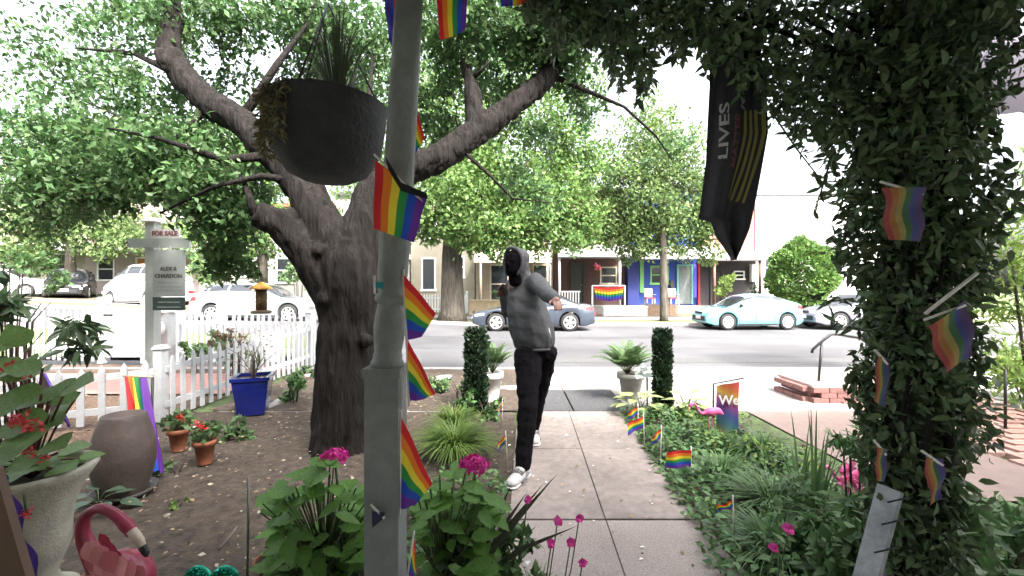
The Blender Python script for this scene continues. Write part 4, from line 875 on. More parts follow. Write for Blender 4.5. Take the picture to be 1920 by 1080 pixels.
# garden plants
bush('dark green perennial clump between the geraniums and the blue planter', P(432, 800, 4.3), .25, 420, .075, L_FERN, squash=.7)
bush('low green shrub left of the tree trunk by the fence end', P(552, 715, 5.6), .27, 420, .07, L_GC, squash=.8)
bush('small green plant at the foot of the rainbow banner', P(330, 880, 3.5), .14, 120, .06, L_FERN)
bush('small sprig of green on bare soil near the jar', P(330, 950, 2.95), .09, 40, .035, L_LIR)
LEAFP = {}
def leafplant(name, label, c, leaves, tmpl, mat, cat='plant', group=None, stem=STEM, stemr=.004, root=None):
    """each large leaf is a part; leaves: (position, direction, normal, size)"""
    t = thing(name, label, cat, c, group); key = (id(tmpl), mat.name)
    if key not in LEAFP: LEAFP[key] = leafmesh('leaf', tmpl, mat)
    b = MB()
    for p, d_, n_, s in leaves:
        put('leaf', LEAFP[key], t, p, d_, n_, s); r_ = Vector(root or c); m = (Vector(p) + r_) / 2 + Vector((0, 0, .03)); b.tube([r_, m, Vector(p)], stemr, 4)
    b.build('stem', stem, t); return t
def big_leaf(w=.32, n=6, serr=0, curl=.22, fold=.10):
    vs = [(0, 0, 0)]; L_ = []; R_ = []; Cn = []
    for i in range(1, n):
        u = i / n; ww = w * math.sin(math.pi * u ** .75) * (1 + (serr if i % 2 else -serr)); z = -curl * u * u
        L_.append((u, ww, z + fold * ww)); Cn.append((u, 0, z - .02)); R_.append((u, -ww, z + fold * ww))
    vs = np.array([(0, 0, 0)] + L_ + Cn + R_ + [(1, 0, -curl)]); m = n - 1; fs = [(0, 1 + m, 1), (0, 1 + 2 * m, 1 + m)]
    for i in range(m - 1): fs += [(1 + i, 1 + m + i, 2 + m + i), (1 + i, 2 + m + i, 2 + i), (1 + m + i, 1 + 2 * m + i, 2 + 2 * m + i), (1 + m + i, 2 + 2 * m + i, 2 + m + i)]
    e = 1 + 3 * m; fs += [(m, 2 * m, e), (2 * m, 3 * m, e)]; return vs, fs
HOSTA = big_leaf(.34, 6); HYD = big_leaf(.25, 9, .12); ROUND = big_leaf(.46, 7, .04, .12, .06)
def rosette(c, n, r, h, s, up=.5):
    out = []
    for i in range(n):
        a = i * 2.399 + random.uniform(-.2, .2); k = (i + 1) / n; rad = r * (.25 + .55 * k); z = h * (1 - .6 * k) * random.uniform(.8, 1.1)
        p = Vector(c) + Vector((math.cos(a) * rad, math.sin(a) * rad, z)); d_ = Vector((math.cos(a), math.sin(a), up * (1 - k) - .15)); out.append((p, d_, (0, 0, 1), s * random.uniform(.75, 1.15)))
    return out
c = P(185, 930, 2.9); c.z = 0; leafplant('hosta', 'small grey-green hosta beside the base of the stone jar', c, rosette(c, 9, .15, .12, .15), HOSTA, M('leaf_greygreen', (.07, .11, .07), .5, .2, 5, trans=.2))
# leaf litter and twigs on the soil
def litter(name, n, box, size, mat, z=.01, excl=None):
    C = np.column_stack([RNG.uniform(box[0], box[1], n), RNG.uniform(box[2], box[3], n), np.full(n, z) + RNG.random(n) * .012])
    return tag(stamp(name, C, RNG.normal(size=(n, 3)) * np.array([1, 1, .15]), np.array([0, 0, 1]) + RNG.normal(size=(n, 3)) * .35, size * RNG.uniform(.5, 1.4, n), T2, mat), kind='stuff')
litter('leaf_litter', 1500, (-3.9, -.1, 2.2, 7.6), .03, M('dry_leaf', (.20, .14, .085), .9, .3, 5, island=.6), .02)
litter('leaf_litter', 350, (-3.6, -.1, 2.2, 7), .032, M('pale_dry_leaf', (.36, .33, .26), .9, .2, 5, island=.4), .022)
litter('leaf_litter', 900, (-10, -4.1, 3.8, 6.0), .05, M('dry_leaf'), .02)
litter('fallen_petals', 32, (-.05, 1.3, 2.3, 5.1), .035, M('white_petal', (.72, .70, .66), .8), .012)
litter('leaf_litter', 60, (-.05, 1.3, 2.3, 5.1), .028, M('dry_leaf'), .012)
litter('leaf_litter', 160, (-2, 7, 5.2, 8.0), .04, M('dry_leaf'), .008)
MB().tube([P(410, 1030, 2.45) * 1 + Vector((0, 0, 0)), Vector((P(425, 1020, 2.5).x, 2.55, .03)), Vector((P(440, 1005, 2.6).x, 2.62, .03))], .008, 6).build('fallen_stick', M('grey_twig'))
tag(bpy.data.objects['fallen_stick'], 'short pale stick lying on the bare soil', 'stick')
c = Vector((P(463, 0, 2.1).x, 2.1, 0)); tag(MB().tube([c, c + Vector((0, .01, .32)), c + Vector((.005, 0, .57))], [.006, .006, .005], 7).build('garden_stake', M('grey_stake', (.2, .2, .18), .8)), 'thin grey plant stake upright in the bare soil', 'stake')

# ---- urn with begonia at the near left
uc = Vector((P(38, 0, 1.68).x, 1.72, .235)); t = thing('stone_urn', 'pale cast-stone urn with flared lip at the left corner of the porch', 'urn', uc)
URN = M('cast_stone', (.40, .37, .31), .9, .18, 9, .3, 70, big=(5, .18))
MB().lathe([(.14, .0), (.14, .03), (.09, .06), (.075, .10), (.095, .16), (.115, .22), (.118, .30), (.125, .37), (.15, .44), (.185, .50), (.20, .525), (.195, .54), (.17, .535), (.14, .48)], uc + Vector((.0, 0, 0)), 40).build('body', URN, t)
MB().lathe([(.001, .50), (.16, .505)], uc, 24, cap=False).build('potting_soil', SOIL, t)
# feet of porch: the urn stands on a low brick pier
pt = thing('brick_pier', 'low brick pier under the pale urn', 'pier', (uc.x, uc.y, 0)); BRM = M('pier_brick', (.20, .09, .065), .9, .3, 20, .2, 80); bme_ = MB().box((0, 0, 0), (.155, .105, .065), taper=.97).mesh('brick', BRM)
MB().bb(uc.x - .15, uc.x + .15, uc.y - .15, uc.y + .15, -.02, .23).build('mortar_core', CONC, pt)
for r_ in range(3):
    for sx, sy, ro in ((0, -1, 0), (0, 1, 0), (-1, 0, 1), (1, 0, 1)):
        for k in (-1, 1):
            o = link('brick', bme_, pt, (sx * .155 + (k * .081 if sy else 0), sy * .155 + (k * .081 if sx else 0), .036 + r_ * .073)); o.rotation_euler = (0, 0, ro * R(90))
rt = uc + Vector((0, 0, .5)); lv = []
for x, y, d, s, a, el in ((60, 690, 1.55, .17, 25, .25), (40, 740, 1.5, .15, 160, .1), (95, 745, 1.55, .16, 10, .1), (130, 830, 1.55, .15, -10, .1), (80, 800, 1.5, .16, -60, -.3), (20, 700, 1.6, .15, 120, .3), (30, 790, 1.5, .15, 190, -.2), (110, 790, 1.62, .14, 30, .1), (60, 850, 1.5, .12, 230, -.3), (0, 760, 1.6, .16, 170, 0), (70, 655, 1.62, .13, 60, .5), (15, 840, 1.55, .13, 200, -.2), (95, 700, 1.7, .13, 0, .3), (40, 650, 1.7, .13, 100, .5), (125, 770, 1.7, .13, 20, .2), (5, 650, 1.7, .14, 140, .3), (85, 850, 1.52, .10, -30, -.3)):
    lv.append((P(x, y, d) - Vector((math.cos(R(a)) * s * .5, 0, 0)), (math.cos(R(a)), -.45 + .3 * math.sin(R(a)), el), (.1, -.55, .8), s * .8))
for _ in range(16):
    a_ = random.uniform(0, 360); s = random.uniform(.08, .13); q = P(random.uniform(0, 150), random.uniform(690, 865), random.uniform(1.5, 1.75)); lv.append((q, (math.cos(R(a_)), -.4 + .3 * math.sin(R(a_)), random.uniform(-.3, .2)), (random.uniform(-.3, .3), -.6, .8), s))
for k in range(20):
    a_ = k * 137.5; rr_ = .03 + .13 * (k / 20); lv.append((uc + Vector((math.cos(R(a_)) * rr_, math.sin(R(a_)) * rr_, .545 + random.uniform(0, .05))), (math.cos(R(a_)), math.sin(R(a_)), random.uniform(-.2, .3)), (0, -.3, 1), random.uniform(.08, .12)))
BEG = M('leaf_begonia', (.16, .26, .08), .55, .3, 9, trans=.3)
t = leafplant('begonia', 'large-leaved plant with small red flowers growing in the pale urn', uc + Vector((0, 0, .5)), lv, ROUND, BEG, stem=M('red_stem', (.12, .05, .04), .6), stemr=.005)
for x, y, d, r_ in ((30, 792, 1.42, .022), (40, 785, 1.42, .03), (60, 800, 1.42, .03), (55, 848, 1.42, .02), (82, 858, 1.42, .016), (20, 690, 1.55, .03), (45, 700, 1.55, .025)): posy(t, P(x, y, d), r_, 26, M('coral_bloom', (.50, .05, .06), .6, trans=.2))
# ---- metal flamingo at bottom left
fc = P(195, 1080, .86 * (1.75)); t = thing('flamingo_statue', 'big painted metal flamingo bending its neck down, by the urn', 'garden ornament', (fc.x, 1.505, 0))
FL = M('flamingo_paint', (.30, .03, .07), .4, .3, 14, coat=.3); FL2 = M('flamingo_feather', (.66, .25, .27), .4, .25, 20, coat=.3); FLD = M('flamingo_dark', (.28, .02, .05), .45, .3, 12)
N_ = [P(205, 1090, .86 * (1.76)), P(172, 1040, .86 * (1.74)), P(153, 1000, .86 * (1.73)), P(158, 966, .86 * (1.72)), P(185, 950, .86 * (1.71)), P(215, 962, .86 * (1.70)), P(238, 985, .86 * (1.69))]
NR = [.047, .031, .0225, .019, .018, .018, .021]
for _ in range(3):                                       # round the polyline off
    N2, R2 = [N_[0]], [NR[0]]
    for q0, q1, s0, s1 in zip(N_, N_[1:], NR, NR[1:]): N2 += [q0.lerp(q1, .25), q0.lerp(q1, .75)]; R2 += [s0 * .75 + s1 * .25, s0 * .25 + s1 * .75]
    N_, NR = N2 + [N_[-1]], R2 + [NR[-1]]
fuse('neck', [list(zip(N_, NR)), [(P(236, 983, .86 * (1.69)), .0225), (P(250, 1000, .86 * (1.68)), .019)]], FL, t, .006, 8)
MB().tube([P(247, 996, .86 * (1.68)), P(262, 1014, .86 * (1.67)), P(268, 1028, .86 * (1.67))], [.017, .014, .0105], 10).build('beak', M('beak_bone', (.55, .45, .36), .5), t); MB().tube([P(267, 1025, .86 * (1.67)), P(274, 1038, .86 * (1.665)), P(276, 1044, .86 * (1.665))], [.0125, .01, .003], 8).build('beak_tip', BLACKM, t)
bc = P(222, 1096, .86 * (1.78)); MB().ell(bc, (.116, .095, .12), 12, Matrix.Rotation(R(28), 3, 'Y')).build('body', FL, t)
fms = [leafmesh('feather', big_leaf(.36, 6, 0, .30, -.35), M('flamingo_feather_%d' % k, c_, .4, .25, 30, coat=.3)) for k, c_ in enumerate(((.66, .25, .27), (.42, .09, .12), (.56, .17, .2)))]
for r_ in range(6):
    for k in range(6):
        x = 160 + k * 17 + r_ * 7; y = 1016 + r_ * 14 + k * 9 + (5 if r_ % 2 else 0)
        put('feather', fms[(r_ + k * 2) % 3], t, P(x, y, .86 * ((1.64 + .012 * abs(k - 2) + .004 * r_) * .86)), (.6, -.35, -.75), (.25, -1, .45), .066)
fm2 = leafmesh('feather', big_leaf(.16, 5, 0, .1, -.1), FLD)
for k in range(6): put('feather', fm2, t, P(186 + k * 12, 1000 + k * 15, .86 * (1.72)), (.6, -.05, -.8), (.5, -.8, .5), .078)
for s in (-.03, .04): MB().tube([bc + Vector((s, 0, -.1)), Vector((bc.x + s, bc.y, .22)), Vector((bc.x + s * 1.3, bc.y - .01, 0))], .009, 7).build('leg', FLD, t)
# ---- glitter heart
hc = P(397, 1082, 2.1); t = thing('glitter_heart', 'teal glitter heart on a stake at the bottom edge of the garden bed', 'garden ornament', (hc.x, 2.1, 0))
GL = M('teal_glitter', (.01, .22, .16), .25, .8, 260, metal=.6, col2=(.06, .60, .42)); HB = []
for i in range(60):
    a = i / 60 * 2 * math.pi; HB.append((16 * math.sin(a) ** 3, 13 * math.cos(a) - 5 * math.cos(2 * a) - 2 * math.cos(3 * a) - math.cos(4 * a)))
k_ = .0085; b = MB(); cx, cz = hc.x, hc.z - .045; ring = [[(cx + x * k_ * f, 2.1 + y0, cz + z * k_ * f) for x, z in HB] for y0, f in ((-.012, .9), (-.006, 1), (.006, 1), (.012, .9))]
b.add(sum(ring, []), [[r_ * 60 + i, r_ * 60 + (i + 1) % 60, (r_ + 1) * 60 + (i + 1) % 60, (r_ + 1) * 60 + i] for r_ in range(3) for i in range(60)] + [list(range(60))[::-1], list(range(180, 240))])
b.build('heart', GL, t)
n = 900; a = RNG.random(n) * 6.283; f = RNG.random(n) ** .5 * .97; hx_ = 16 * np.sin(a) ** 3; hz_ = 13 * np.cos(a) - 5 * np.cos(2 * a) - 2 * np.cos(3 * a) - np.cos(4 * a)
stamp('glitter', np.column_stack([cx + hx_ * k_ * f, np.full(n, 2.084) - RNG.random(n) * .004, cz + hz_ * k_ * f]), RNG.normal(size=(n, 3)) * np.array([1, .4, 1]), RNG.normal(size=(n, 3)) * .45 + np.array([0, -1, .3]), .012, T2, M('glitter_flake', (.03, .50, .34), .12, .5, 200, metal=.9, island=.5), t, 'stuff'); MB().tube([(cx, 2.12, 0), (cx, 2.12, cz)], .006, 6).build('stake', BLACKM, t)
c = Vector((P(497, 0, 2.2).x, 2.24, 0)); t = pot('flower_pot', 'small orange clay pot at the bottom of the bed, right of the heart', c, .07, .08, TERRA)
# ---- brown board and purple flag at the left edge
a, b_ = P(-60, 880, 1.15), P(30, 1130, 1.12); t = thing('brown_board', 'brown wooden rail end in the bottom left corner', 'rail', (a.x, 1.15, 0))
MB().add([P(-90, 880, 1.15), P(-10, 880, 1.15), P(62, 1130, 1.12), P(-90, 1130, 1.12)] + [P(-90, 880, 1.15) + Vector((0, .02, 0)), P(-10, 880, 1.15) + Vector((0, .02, 0)), P(62, 1130, 1.12) + Vector((0, .02, 0)), P(-90, 1130, 1.12) + Vector((0, .02, 0))], [[0, 3, 2, 1], [4, 5, 6, 7], [0, 1, 5, 4], [1, 2, 6, 5], [2, 3, 7, 6], [3, 0, 4, 7]]).build('board', M('brown_rail_paint', (.13, .075, .05), .6, .12, 5, .1, 30), t)
MB().bb(a.x - .16, a.x - .05, 1.175, 1.25, -.02, .8).build('post', M('brown_rail_paint'), t)
t = thing('purple_flag', 'purple flag strip along the brown rail in the bottom left corner', 'flag', P(40, 1080, 1.26)); fa = [P(-4, 885, 1.26), P(22, 905, 1.26), P(80, 1100, 1.24), P(50, 1130, 1.24)]
MB().grid(lambda u, v: fa[0].lerp(fa[1], u).lerp(fa[3].lerp(fa[2], u), v) + Vector((0, .01 * math.sin(v * 14 + u * 4), 0)), 6, 14).build('cloth', M('purple_cloth', (.09, .045, .30), .7, .15, 20, trans=.2), t); MB().tube([fa[0], fa[3]], .006, 6).build('stick', STICK, t)
c = P(50, 962, 1.235); t = thing('cloth_flower', 'tiny coral cloth flower pinned on the purple flag', 'flower', c)
posy(t, c, .016, 40, M('coral_bloom')); MB().tube([c, c + Vector((-.02, .01, .05))], .003, 5).build('stem', STEM, t)

# ---- hanging bird feeder under the tree
c = P(490, 560, 4.6); t = thing('bird_feeder', 'small hanging bird feeder with orange roof in front of the silver estate car', 'bird feeder', c)
MB().lathe([(.115, .10), (.11, .115), (.06, .15), (.02, .175), (.001, .18)], c, 16).build('roof', M('orange_roof', (.50, .24, .05), .6), t)
MB().lathe([(.055, -.12), (.055, .1)], c, 14).build('seed_tube', M('seed_brown', (.11, .065, .03), .8, .5, 40), t); MB().lathe([(.09, -.16), (.1, -.15), (.1, -.13), (.03, -.12)], c, 14).build('tray', M('brown_board'), t)
MB().tube([c + Vector((0, 0, .18)), P(470, 402, 4.05)], .004, 5).build('string', BLACKM, t)
t = thing('pennant', 'dark pennant with purple edge hanging on the low picket fence at left', 'flag', P(76, 700, 4.0)); A_, B2, C2_ = P(74, 702, 3.95), P(92, 742, 3.95), P(132, 800, 3.95)
MB().add([A_, P(84, 700, 3.95), C2_, P(70, 748, 3.95), A_ + Vector((0, .012, 0)), P(84, 700, 3.95) + Vector((0, .012, 0)), C2_ + Vector((0, .012, 0)), P(70, 748, 3.95) + Vector((0, .012, 0))], [[0, 3, 2, 1], [4, 5, 6, 7], [0, 1, 5, 4], [1, 2, 6, 5], [2, 3, 7, 6], [3, 0, 4, 7]]).build('cloth', M('dark_brown_cloth', (.05, .035, .035), .8), t)
MB().tube([P(84, 700, 3.94), C2_ + Vector((0, -.01, 0))], .009, 6).build('purple_edge', M('purple_cloth'), t)
litter('gutter_litter', 260, (-6, 14, 8.02, 8.35), .05, M('dry_leaf'), -.094)
litter('gutter_litter', 200, (-3, 14, 17.5, 18.0), .06, M('dry_leaf'), -.094)
# ================================================================ PERSON
pt = thing('person', 'person in grey hooded jacket and black trousers striding on the garden path', 'person', (.14, 3.6, 0))
SKIN = M('skin', (.20, .11, .085), .55, .08, 20); HOOD = M('grey_fleece', (.07, .072, .077), .95, .1, 26, .25, 160, spec=.1); HOODI = M('hood_lining', (.03, .03, .034), .95)
TROU = M('black_trousers', (.0055, .005, .006), 1, .3, 14, .2, 60, spec=.08); MASK = M('black_mask', (.0045, .0035, .005), 1, .2, 30, spec=.05)
Yt = 3.72; v = lambda x, y, d=Yt: P(x, y, d)
hd = v(966, 494, 3.66)
shR, elR, wrR, haR = v(1004, 528, 3.62), v(1027, 551, 3.38), v(1040, 562, 3.18), v(1044, 566, 3.10)
shL, elL, wrL, haL = v(962, 537, 3.88), v(951, 585, 3.96), v(944, 560, 3.9), v(940, 545, 3.88)
pel = v(1003, 652, 3.74); hipF, knF, anF = v(990, 668, 3.68), v(990, 765, 3.46), v(980, 862, 3.37)
hipB, knB, anB = v(1018, 668, 3.8), v(1008, 745, 3.98), v(1000, 800, 4.22)
toeF, toeB = v(960, 897, 3.20), v(1003, 812, 4.06)
anF.z = .10; toeF.z = .035; anB.z = .14; toeB.z = .035
def fingers(w, h, side, curl):
    ch = []; d_ = (h - w).normalized(); s = d_.cross(Vector((0, -.6, 1))).normalized() * side; n = s.cross(d_).normalized()
    palm = w + d_ * .05
    for i, L_ in enumerate((.062, .072, .068, .052)):
        o = s * (.026 - .0175 * i) + palm + d_ * .035; k = d_ * L_ * .5 + n * curl * .015; e = o + k + d_ * L_ * .35 + n * curl * .035; ch.append([(palm + s * (.02 - .013 * i), .0115), (o, .0095), (o + k, .0088), (e, .007)])
    ch.append([(palm - d_ * .02 + s * .02, .013), (palm + s * .045 + d_ * .01, .0105), (palm + s * .055 + d_ * .04 + n * curl * .01, .0085)])
    ch.append([(w, (.024, .02, .024)), (palm, (.03, .02, .034)), (palm + d_ * .03, (.03, .018, .036))]); return ch
chains = [[(pel, (.13, .1, .1)), (v(992, 590), (.12, .095, .1)), (v(982, 540), (.15, .1, .1)), (v(976, 525), (.08, .07, .06))], [(v(974, 520, 3.69), .05), (hd - Vector((0, 0, .06)), .05)],
          [(shR, .05), (elR, .04), (wrR, .026)], [(shL, .05), (elL, .04), (wrL, .026)], [(v(985, 535), .07), (shR, .055)], [(v(975, 537), .07), (shL, .055)],
          [(hipF, .085), (knF, .055), (anF, .036)], [(hipB, .085), (knB, .055), (anB, .036)], [(anF, .03), (toeF, .018)], [(anB, .03), (toeB, .018)]] + fingers(wrR, haR, 1, -1) + fingers(wrL, haL, -1, -1)
fd = Vector((-.62, -.78, -.03)).normalized(); fs_ = fd.cross(Vector((0, 0, 1))).normalized()
face = [(hd, (.078, .088, .108)), (hd + fd * .035 - Vector((0, 0, .05)), (.055, .06, .055)), (hd + fd * .093 - Vector((0, 0, .012)), (.014, .014, .02)), (hd + fs_ * .08, (.014, .018, .028)), (hd - fs_ * .08, (.014, .018, .028))]
fuse('body', chains, SKIN, pt, .0062, 3, face)
# black face covering with nose ridge, eyes in its slit
mk = fuse('face_mask', [[(hd + fd * .012 + Vector((0, 0, .02)), (.085, .092, .102)), (hd + fd * .035 - Vector((0, 0, .055)), (.066, .072, .06))], [(hd + fd * .01 - Vector((0, 0, .08)), (.06, .06, .05)), (v(968, 530, 3.66), (.065, .06, .04))]], MASK, pt, .007, 5, [(hd + fd * .105 - Vector((0, 0, .008)), (.016, .016, .024))])
for s in (-1, 1): MB().ell(hd + fd * .09 + fs_ * s * .032 + Vector((0, 0, .028)), (.012, .012, .006), 6).build('eye', M('eye_dark', (.008, .006, .007), 1, spec=.05), pt)
# jacket: body, sleeves, hood
jk = [[(v(1002, 646), (.19, .135, .05)), (v(998, 622), (.205, .16, .06)), (v(990, 590), (.195, .155, .09)), (v(985, 556), (.165, .13, .08)), (v(982, 535), (.125, .105, .06)), (v(976, 522), (.085, .085, .05))],
      [(v(988, 538, 3.7), .085), (shR, .078), (elR, .064), (wrR, .046)], [(elR - Vector((0, 0, .005)), .066), (elR.lerp(wrR, .55), .058)], [(v(972, 540, 3.76), .09), (shL, .08), (elL, .058), (wrL, .038)], [(wrR - (haR - wrR) * .15, .049), (wrR + (haR - wrR) * .08, .047)],
      [(hd - fd * .035 + Vector((0, 0, .03)), (.108, .108, .115)), (hd - fd * .05 - Vector((0, 0, .07)), (.095, .095, .09)), (v(982, 525, 3.74), (.10, .095, .05))]]
crease(fuse('hooded_jacket', jk, HOOD, pt, .009, 5), lambda c: .009 * noise.noise(Vector((c.x * 7 + c.z * 5, c.y * 7, c.z * 11))) + .003 * noise.noise(c * 24))
rim = []
up = Vector((0, 0, 1)); oc = hd + fd * .055 + Vector((0, 0, .008))
for i in range(25):
    a = -.32 * math.pi + i / 24 * 1.64 * math.pi; rim.append(oc + fs_ * math.cos(a) * .098 + up * math.sin(a) * .125 - fd * (.03 * abs(math.cos(a))))
MB().tube(rim, .016, 8).build('hood_edge', HOOD, pt)
MB().tube([v(1002, 649) + Vector((-.165, -.0, -.005)), v(1002, 649) + Vector((-.11, -.1, -.01)), v(1002, 650) + Vector((0, -.13, -.012)), v(1002, 650) + Vector((.11, -.1, -.012)), v(1002, 649) + Vector((.17, 0, -.01))], .012, 8).build('hem', HOOD, pt)
MB().tube([v(1022, 612) + Vector((.02, -.132, .0)), v(1026, 640) + Vector((.03, -.135, 0))], .005, 5).build('zip', M('zip_metal', (.35, .35, .36), .4, metal=.8), pt)
tr = [[(v(1004, 650), (.165, .12, .06)), (hipF.lerp(hipB, .5), (.165, .12, .08))], [(hipF, .125), (hipF.lerp(knF, .5), .108), (knF, .086), (knF.lerp(anF, .6), .073), (anF + Vector((0, 0, .0)), .066)], [(hipB, .125), (hipB.lerp(knB, .5), .108), (knB, .082), (anB + Vector((0, 0, -.02)), .064)],
      [(v(1022, 662), (.11, .11, .08)), (hipB.lerp(knB, .3), .105)]]
crease(fuse('trousers', tr, TROU, pt, .009, 4), lambda c: .012 * noise.noise(Vector((c.x * 6, c.y * 6 + c.z * 4, c.z * 12))) + .005 * noise.noise(c * 26))
SHOE = M('shoe_white', (.40, .39, .38), .6, .1, 30); SHG = M('shoe_grey', (.14, .14, .15), .7); SOLE = M('shoe_sole', (.62, .61, .6), .7)
for an, toe, lift in ((anF, toeF, 0), (anB, toeB, .03)):
    d_ = (toe - an); d_.z = 0; d_.normalize(); heel = Vector((an.x, an.y, .045 + lift)) - d_ * .045; sd_ = d_.cross(up)
    tp = Vector((toe.x, toe.y, .04)); sh = link('shoe', None, pt, tuple(heel - wloc(pt)))
    fuse('upper', [[(heel, (.048, .048, .045)), (heel.lerp(tp, .45), (.052, .052, .048)), (heel.lerp(tp, .8), (.054, .054, .04)), (tp, (.05, .05, .032))], [(heel + up * .045, (.046, .046, .04)), (heel.lerp(tp, .38) + up * .035, (.045, .045, .038))], [(an + up * .0, .045), (heel.lerp(tp, .2) + up * .03, .048)]], SHOE, sh, .006, 4)
    fuse('sole', [[(heel - up * .03, (.053, .053, .016)), (heel.lerp(tp, .5) - up * .027, (.056, .056, .014)), (tp - up * .024, (.056, .056, .014))]], SOLE, sh, .006, 2)
    b = MB()
    for f in (.42, .52, .62): 
        q = heel.lerp(tp, f) + up * (.048 - .03 * (f - .4)); b.tube([q - sd_ * .046 - up * .014, q + up * .012, q + sd_ * .046 - up * .014], .008, 5)
    for s in (-1, 1): b.tube([heel.lerp(tp, .1) + sd_ * s * .05, heel.lerp(tp, .4) + sd_ * s * .054 - up * .005, heel.lerp(tp, .75) + sd_ * s * .055 - up * .012], .009, 5); b.tube([heel.lerp(tp, .25) + sd_ * s * .05 + up * .03, heel.lerp(tp, .45) + sd_ * s * .054 - up * .02], .008, 5)
    b.build('shoe_stripe', SHG, sh)

# ================================================================ PATH-SIDE PLANTS AND DECORATIONS
def column_shrub(label, c, w, h):
    t = thing('columnar_shrub', label, 'shrub', c, 'clipped columns at the end of the path'); n = 5200
    a = RNG.random(n) * 2 * math.pi; z = RNG.random(n) * h; r = w * (.72 + .4 * RNG.random(n)) * np.where(z > h * .93, .85, 1) * (1 + .12 * np.sin(z * 24 + a * 3))
    C = np.column_stack([c[0] + r * np.cos(a), c[1] + r * np.sin(a), z]); D = np.column_stack([np.cos(a), np.sin(a), np.full(n, 1.2)]) + RNG.normal(size=(n, 3)) * .4
    stamp('foliage', C, D, RNG.normal(size=(n, 3)), .045 * RNG.uniform(.6, 1.4, n), T2, L_DARK, t)
    b = MB()
    for k in range(9): b.tube([(c[0] + .5 * w * math.cos(k * .7), c[1] + .5 * w * math.sin(k * .7), 0), (c[0] + .8 * w * math.cos(k * .7), c[1] + .8 * w * math.sin(k * .7), h * random.uniform(.97, 1.05))], [.02, .01], 5)
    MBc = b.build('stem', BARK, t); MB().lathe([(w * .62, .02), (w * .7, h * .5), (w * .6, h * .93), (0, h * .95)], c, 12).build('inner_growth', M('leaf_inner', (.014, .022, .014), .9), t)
column_shrub('dark clipped column shrub left of the path end', (-.43, 5.15, 0), .112, 1.0)
column_shrub('dark clipped column shrub right of the path end', (1.83, 5.2, 0), .086, .98)
def fern(name, label, c, r, h, n, mat, cat='fern', group=None):
    t = thing(name, label, cat, c, group); C = []; D = []; N = []; Sz = []; b = MB()
    for i in range(n):
        a = i * 2.4 + random.uniform(-.2, .2); k = random.uniform(.35, 1); pts = []
        for j in range(9):
            u = j / 8; p = Vector(c) + Vector((math.cos(a) * r * k * u, math.sin(a) * r * k * u, h * (1.15 - .4 * k) * (u * 1.7 - u * u * (.5 + .5 * k)))); pts.append(p)
        b.tube(pts, [.004 * (1 - .09 * q) for q in range(9)], 4)
        for j in range(2, 9):
            for m_ in (.0, .5):
                p = pts[j] if m_ == 0 or j == 8 else pts[j].lerp(pts[j + 1], .5); tg = (pts[min(j + 1, 8)] - pts[j - 1]).normalized(); sd_ = tg.cross(Vector((0, 0, 1))).normalized()
                for s in (-1, 1): C.append(p); D.append(sd_ * s + tg * .6); N.append(sd_.cross(tg) * 1); Sz.append(.075 * r / .3 * (1.15 - j / 9))
    stamp('frond', C, np.array([tuple(q) for q in D]), np.array([tuple(q) for q in N]), np.array(Sz), TL, mat, t); b.build('stem', STEM, t); return t
pot('flower_pot', 'white pot holding a fern behind the left column shrub', (-.28, 5.7, 0), .155, .38, WHITE, 'pots of ferns by the pavement'); fern('fern', 'upright fern in the white pot left of the path', (-.26, 5.7, .36), .38, .44, 34, L_FERN)
pot('flower_pot', 'grey pot holding a fern left of the right column shrub', (1.6, 5.75, 0), .17, .36, M('grey_pot', (.32, .31, .29), .8, .15, 8), 'pots of ferns by the pavement'); fern('fern', 'spreading fern in the grey pot right of the path', (1.55, 5.75, .34), .5, .42, 40, L_FERN)
VAR = M('leaf_variegated', (.10, .19, .06), .45, .25, 24, trans=.3, col2=(.50, .52, .26))
for c, lab, n in (((1.5, 5.05, .0), 'variegated hosta in front of the grey pot', 20), ((2.05, 5.0, 0), 'variegated hosta right of the right column shrub', 20)):
    leafplant('hosta', lab, c, rosette(c, n, .28, .27, .17), HOSTA, VAR)
n = 16; c = (1.72, 5.42, .2); t = thing('white_caladium', 'few white-splashed leaves between fern and dark column', 'plant', c); put_m = leafmesh('leaf', HOSTA, M('leaf_white', (.52, .58, .56), .5, .2, 12, trans=.3))
for i in range(7): put('leaf', put_m, t, (1.72 + random.uniform(-.12, .05), 5.38 + random.uniform(-.05, .05), .40 + random.uniform(-.08, .12)), (random.uniform(-1, 1), -.5, random.uniform(-.2, .5)), (0, -.6, 1), .14)
MB().tube([(1.72, 5.42, 0), (1.71, 5.4, .42)], .012, 5).build('stem', STEM, t)
def grass_clump(name, label, c, r, h, n, mat, w=.012, cat='grass clump', group=None, arch=1.0):
    t = thing(name, label, cat, c, group); vs = []; fs = []
    for i in range(n):
        a = random.uniform(0, 6.283); k = random.uniform(.2, 1) ** .7; L_ = random.uniform(.6, 1.05); ca, sa = math.cos(a), math.sin(a); o = len(vs); ww = w * random.uniform(.7, 1.2)
        bx = c[0] + ca * r * .22 * random.random(); by = c[1] + sa * r * .22 * random.random()
        for j in range(6):
            u = j / 5; rad = r * k * L_ * u ** 1.3; z = h * L_ * (u * (1.55 - .3 * k) - arch * u * u * (.45 + .65 * k)); q = ww * (1 - u ** 2 * .95)
            vs += [(bx + ca * rad - sa * q / 2, by + sa * rad + ca * q / 2, c[2] + max(z, .01)), (bx + ca * rad + sa * q / 2, by + sa * rad - ca * q / 2, c[2] + max(z, .01))]
        fs += [[o + 2 * j, o + 2 * j + 1, o + 2 * j + 3, o + 2 * j + 2] for j in range(5)]
    MB().add(vs, fs, 0, True).build('blades', mat, t); return t
LG = 'grassy clumps along the path'
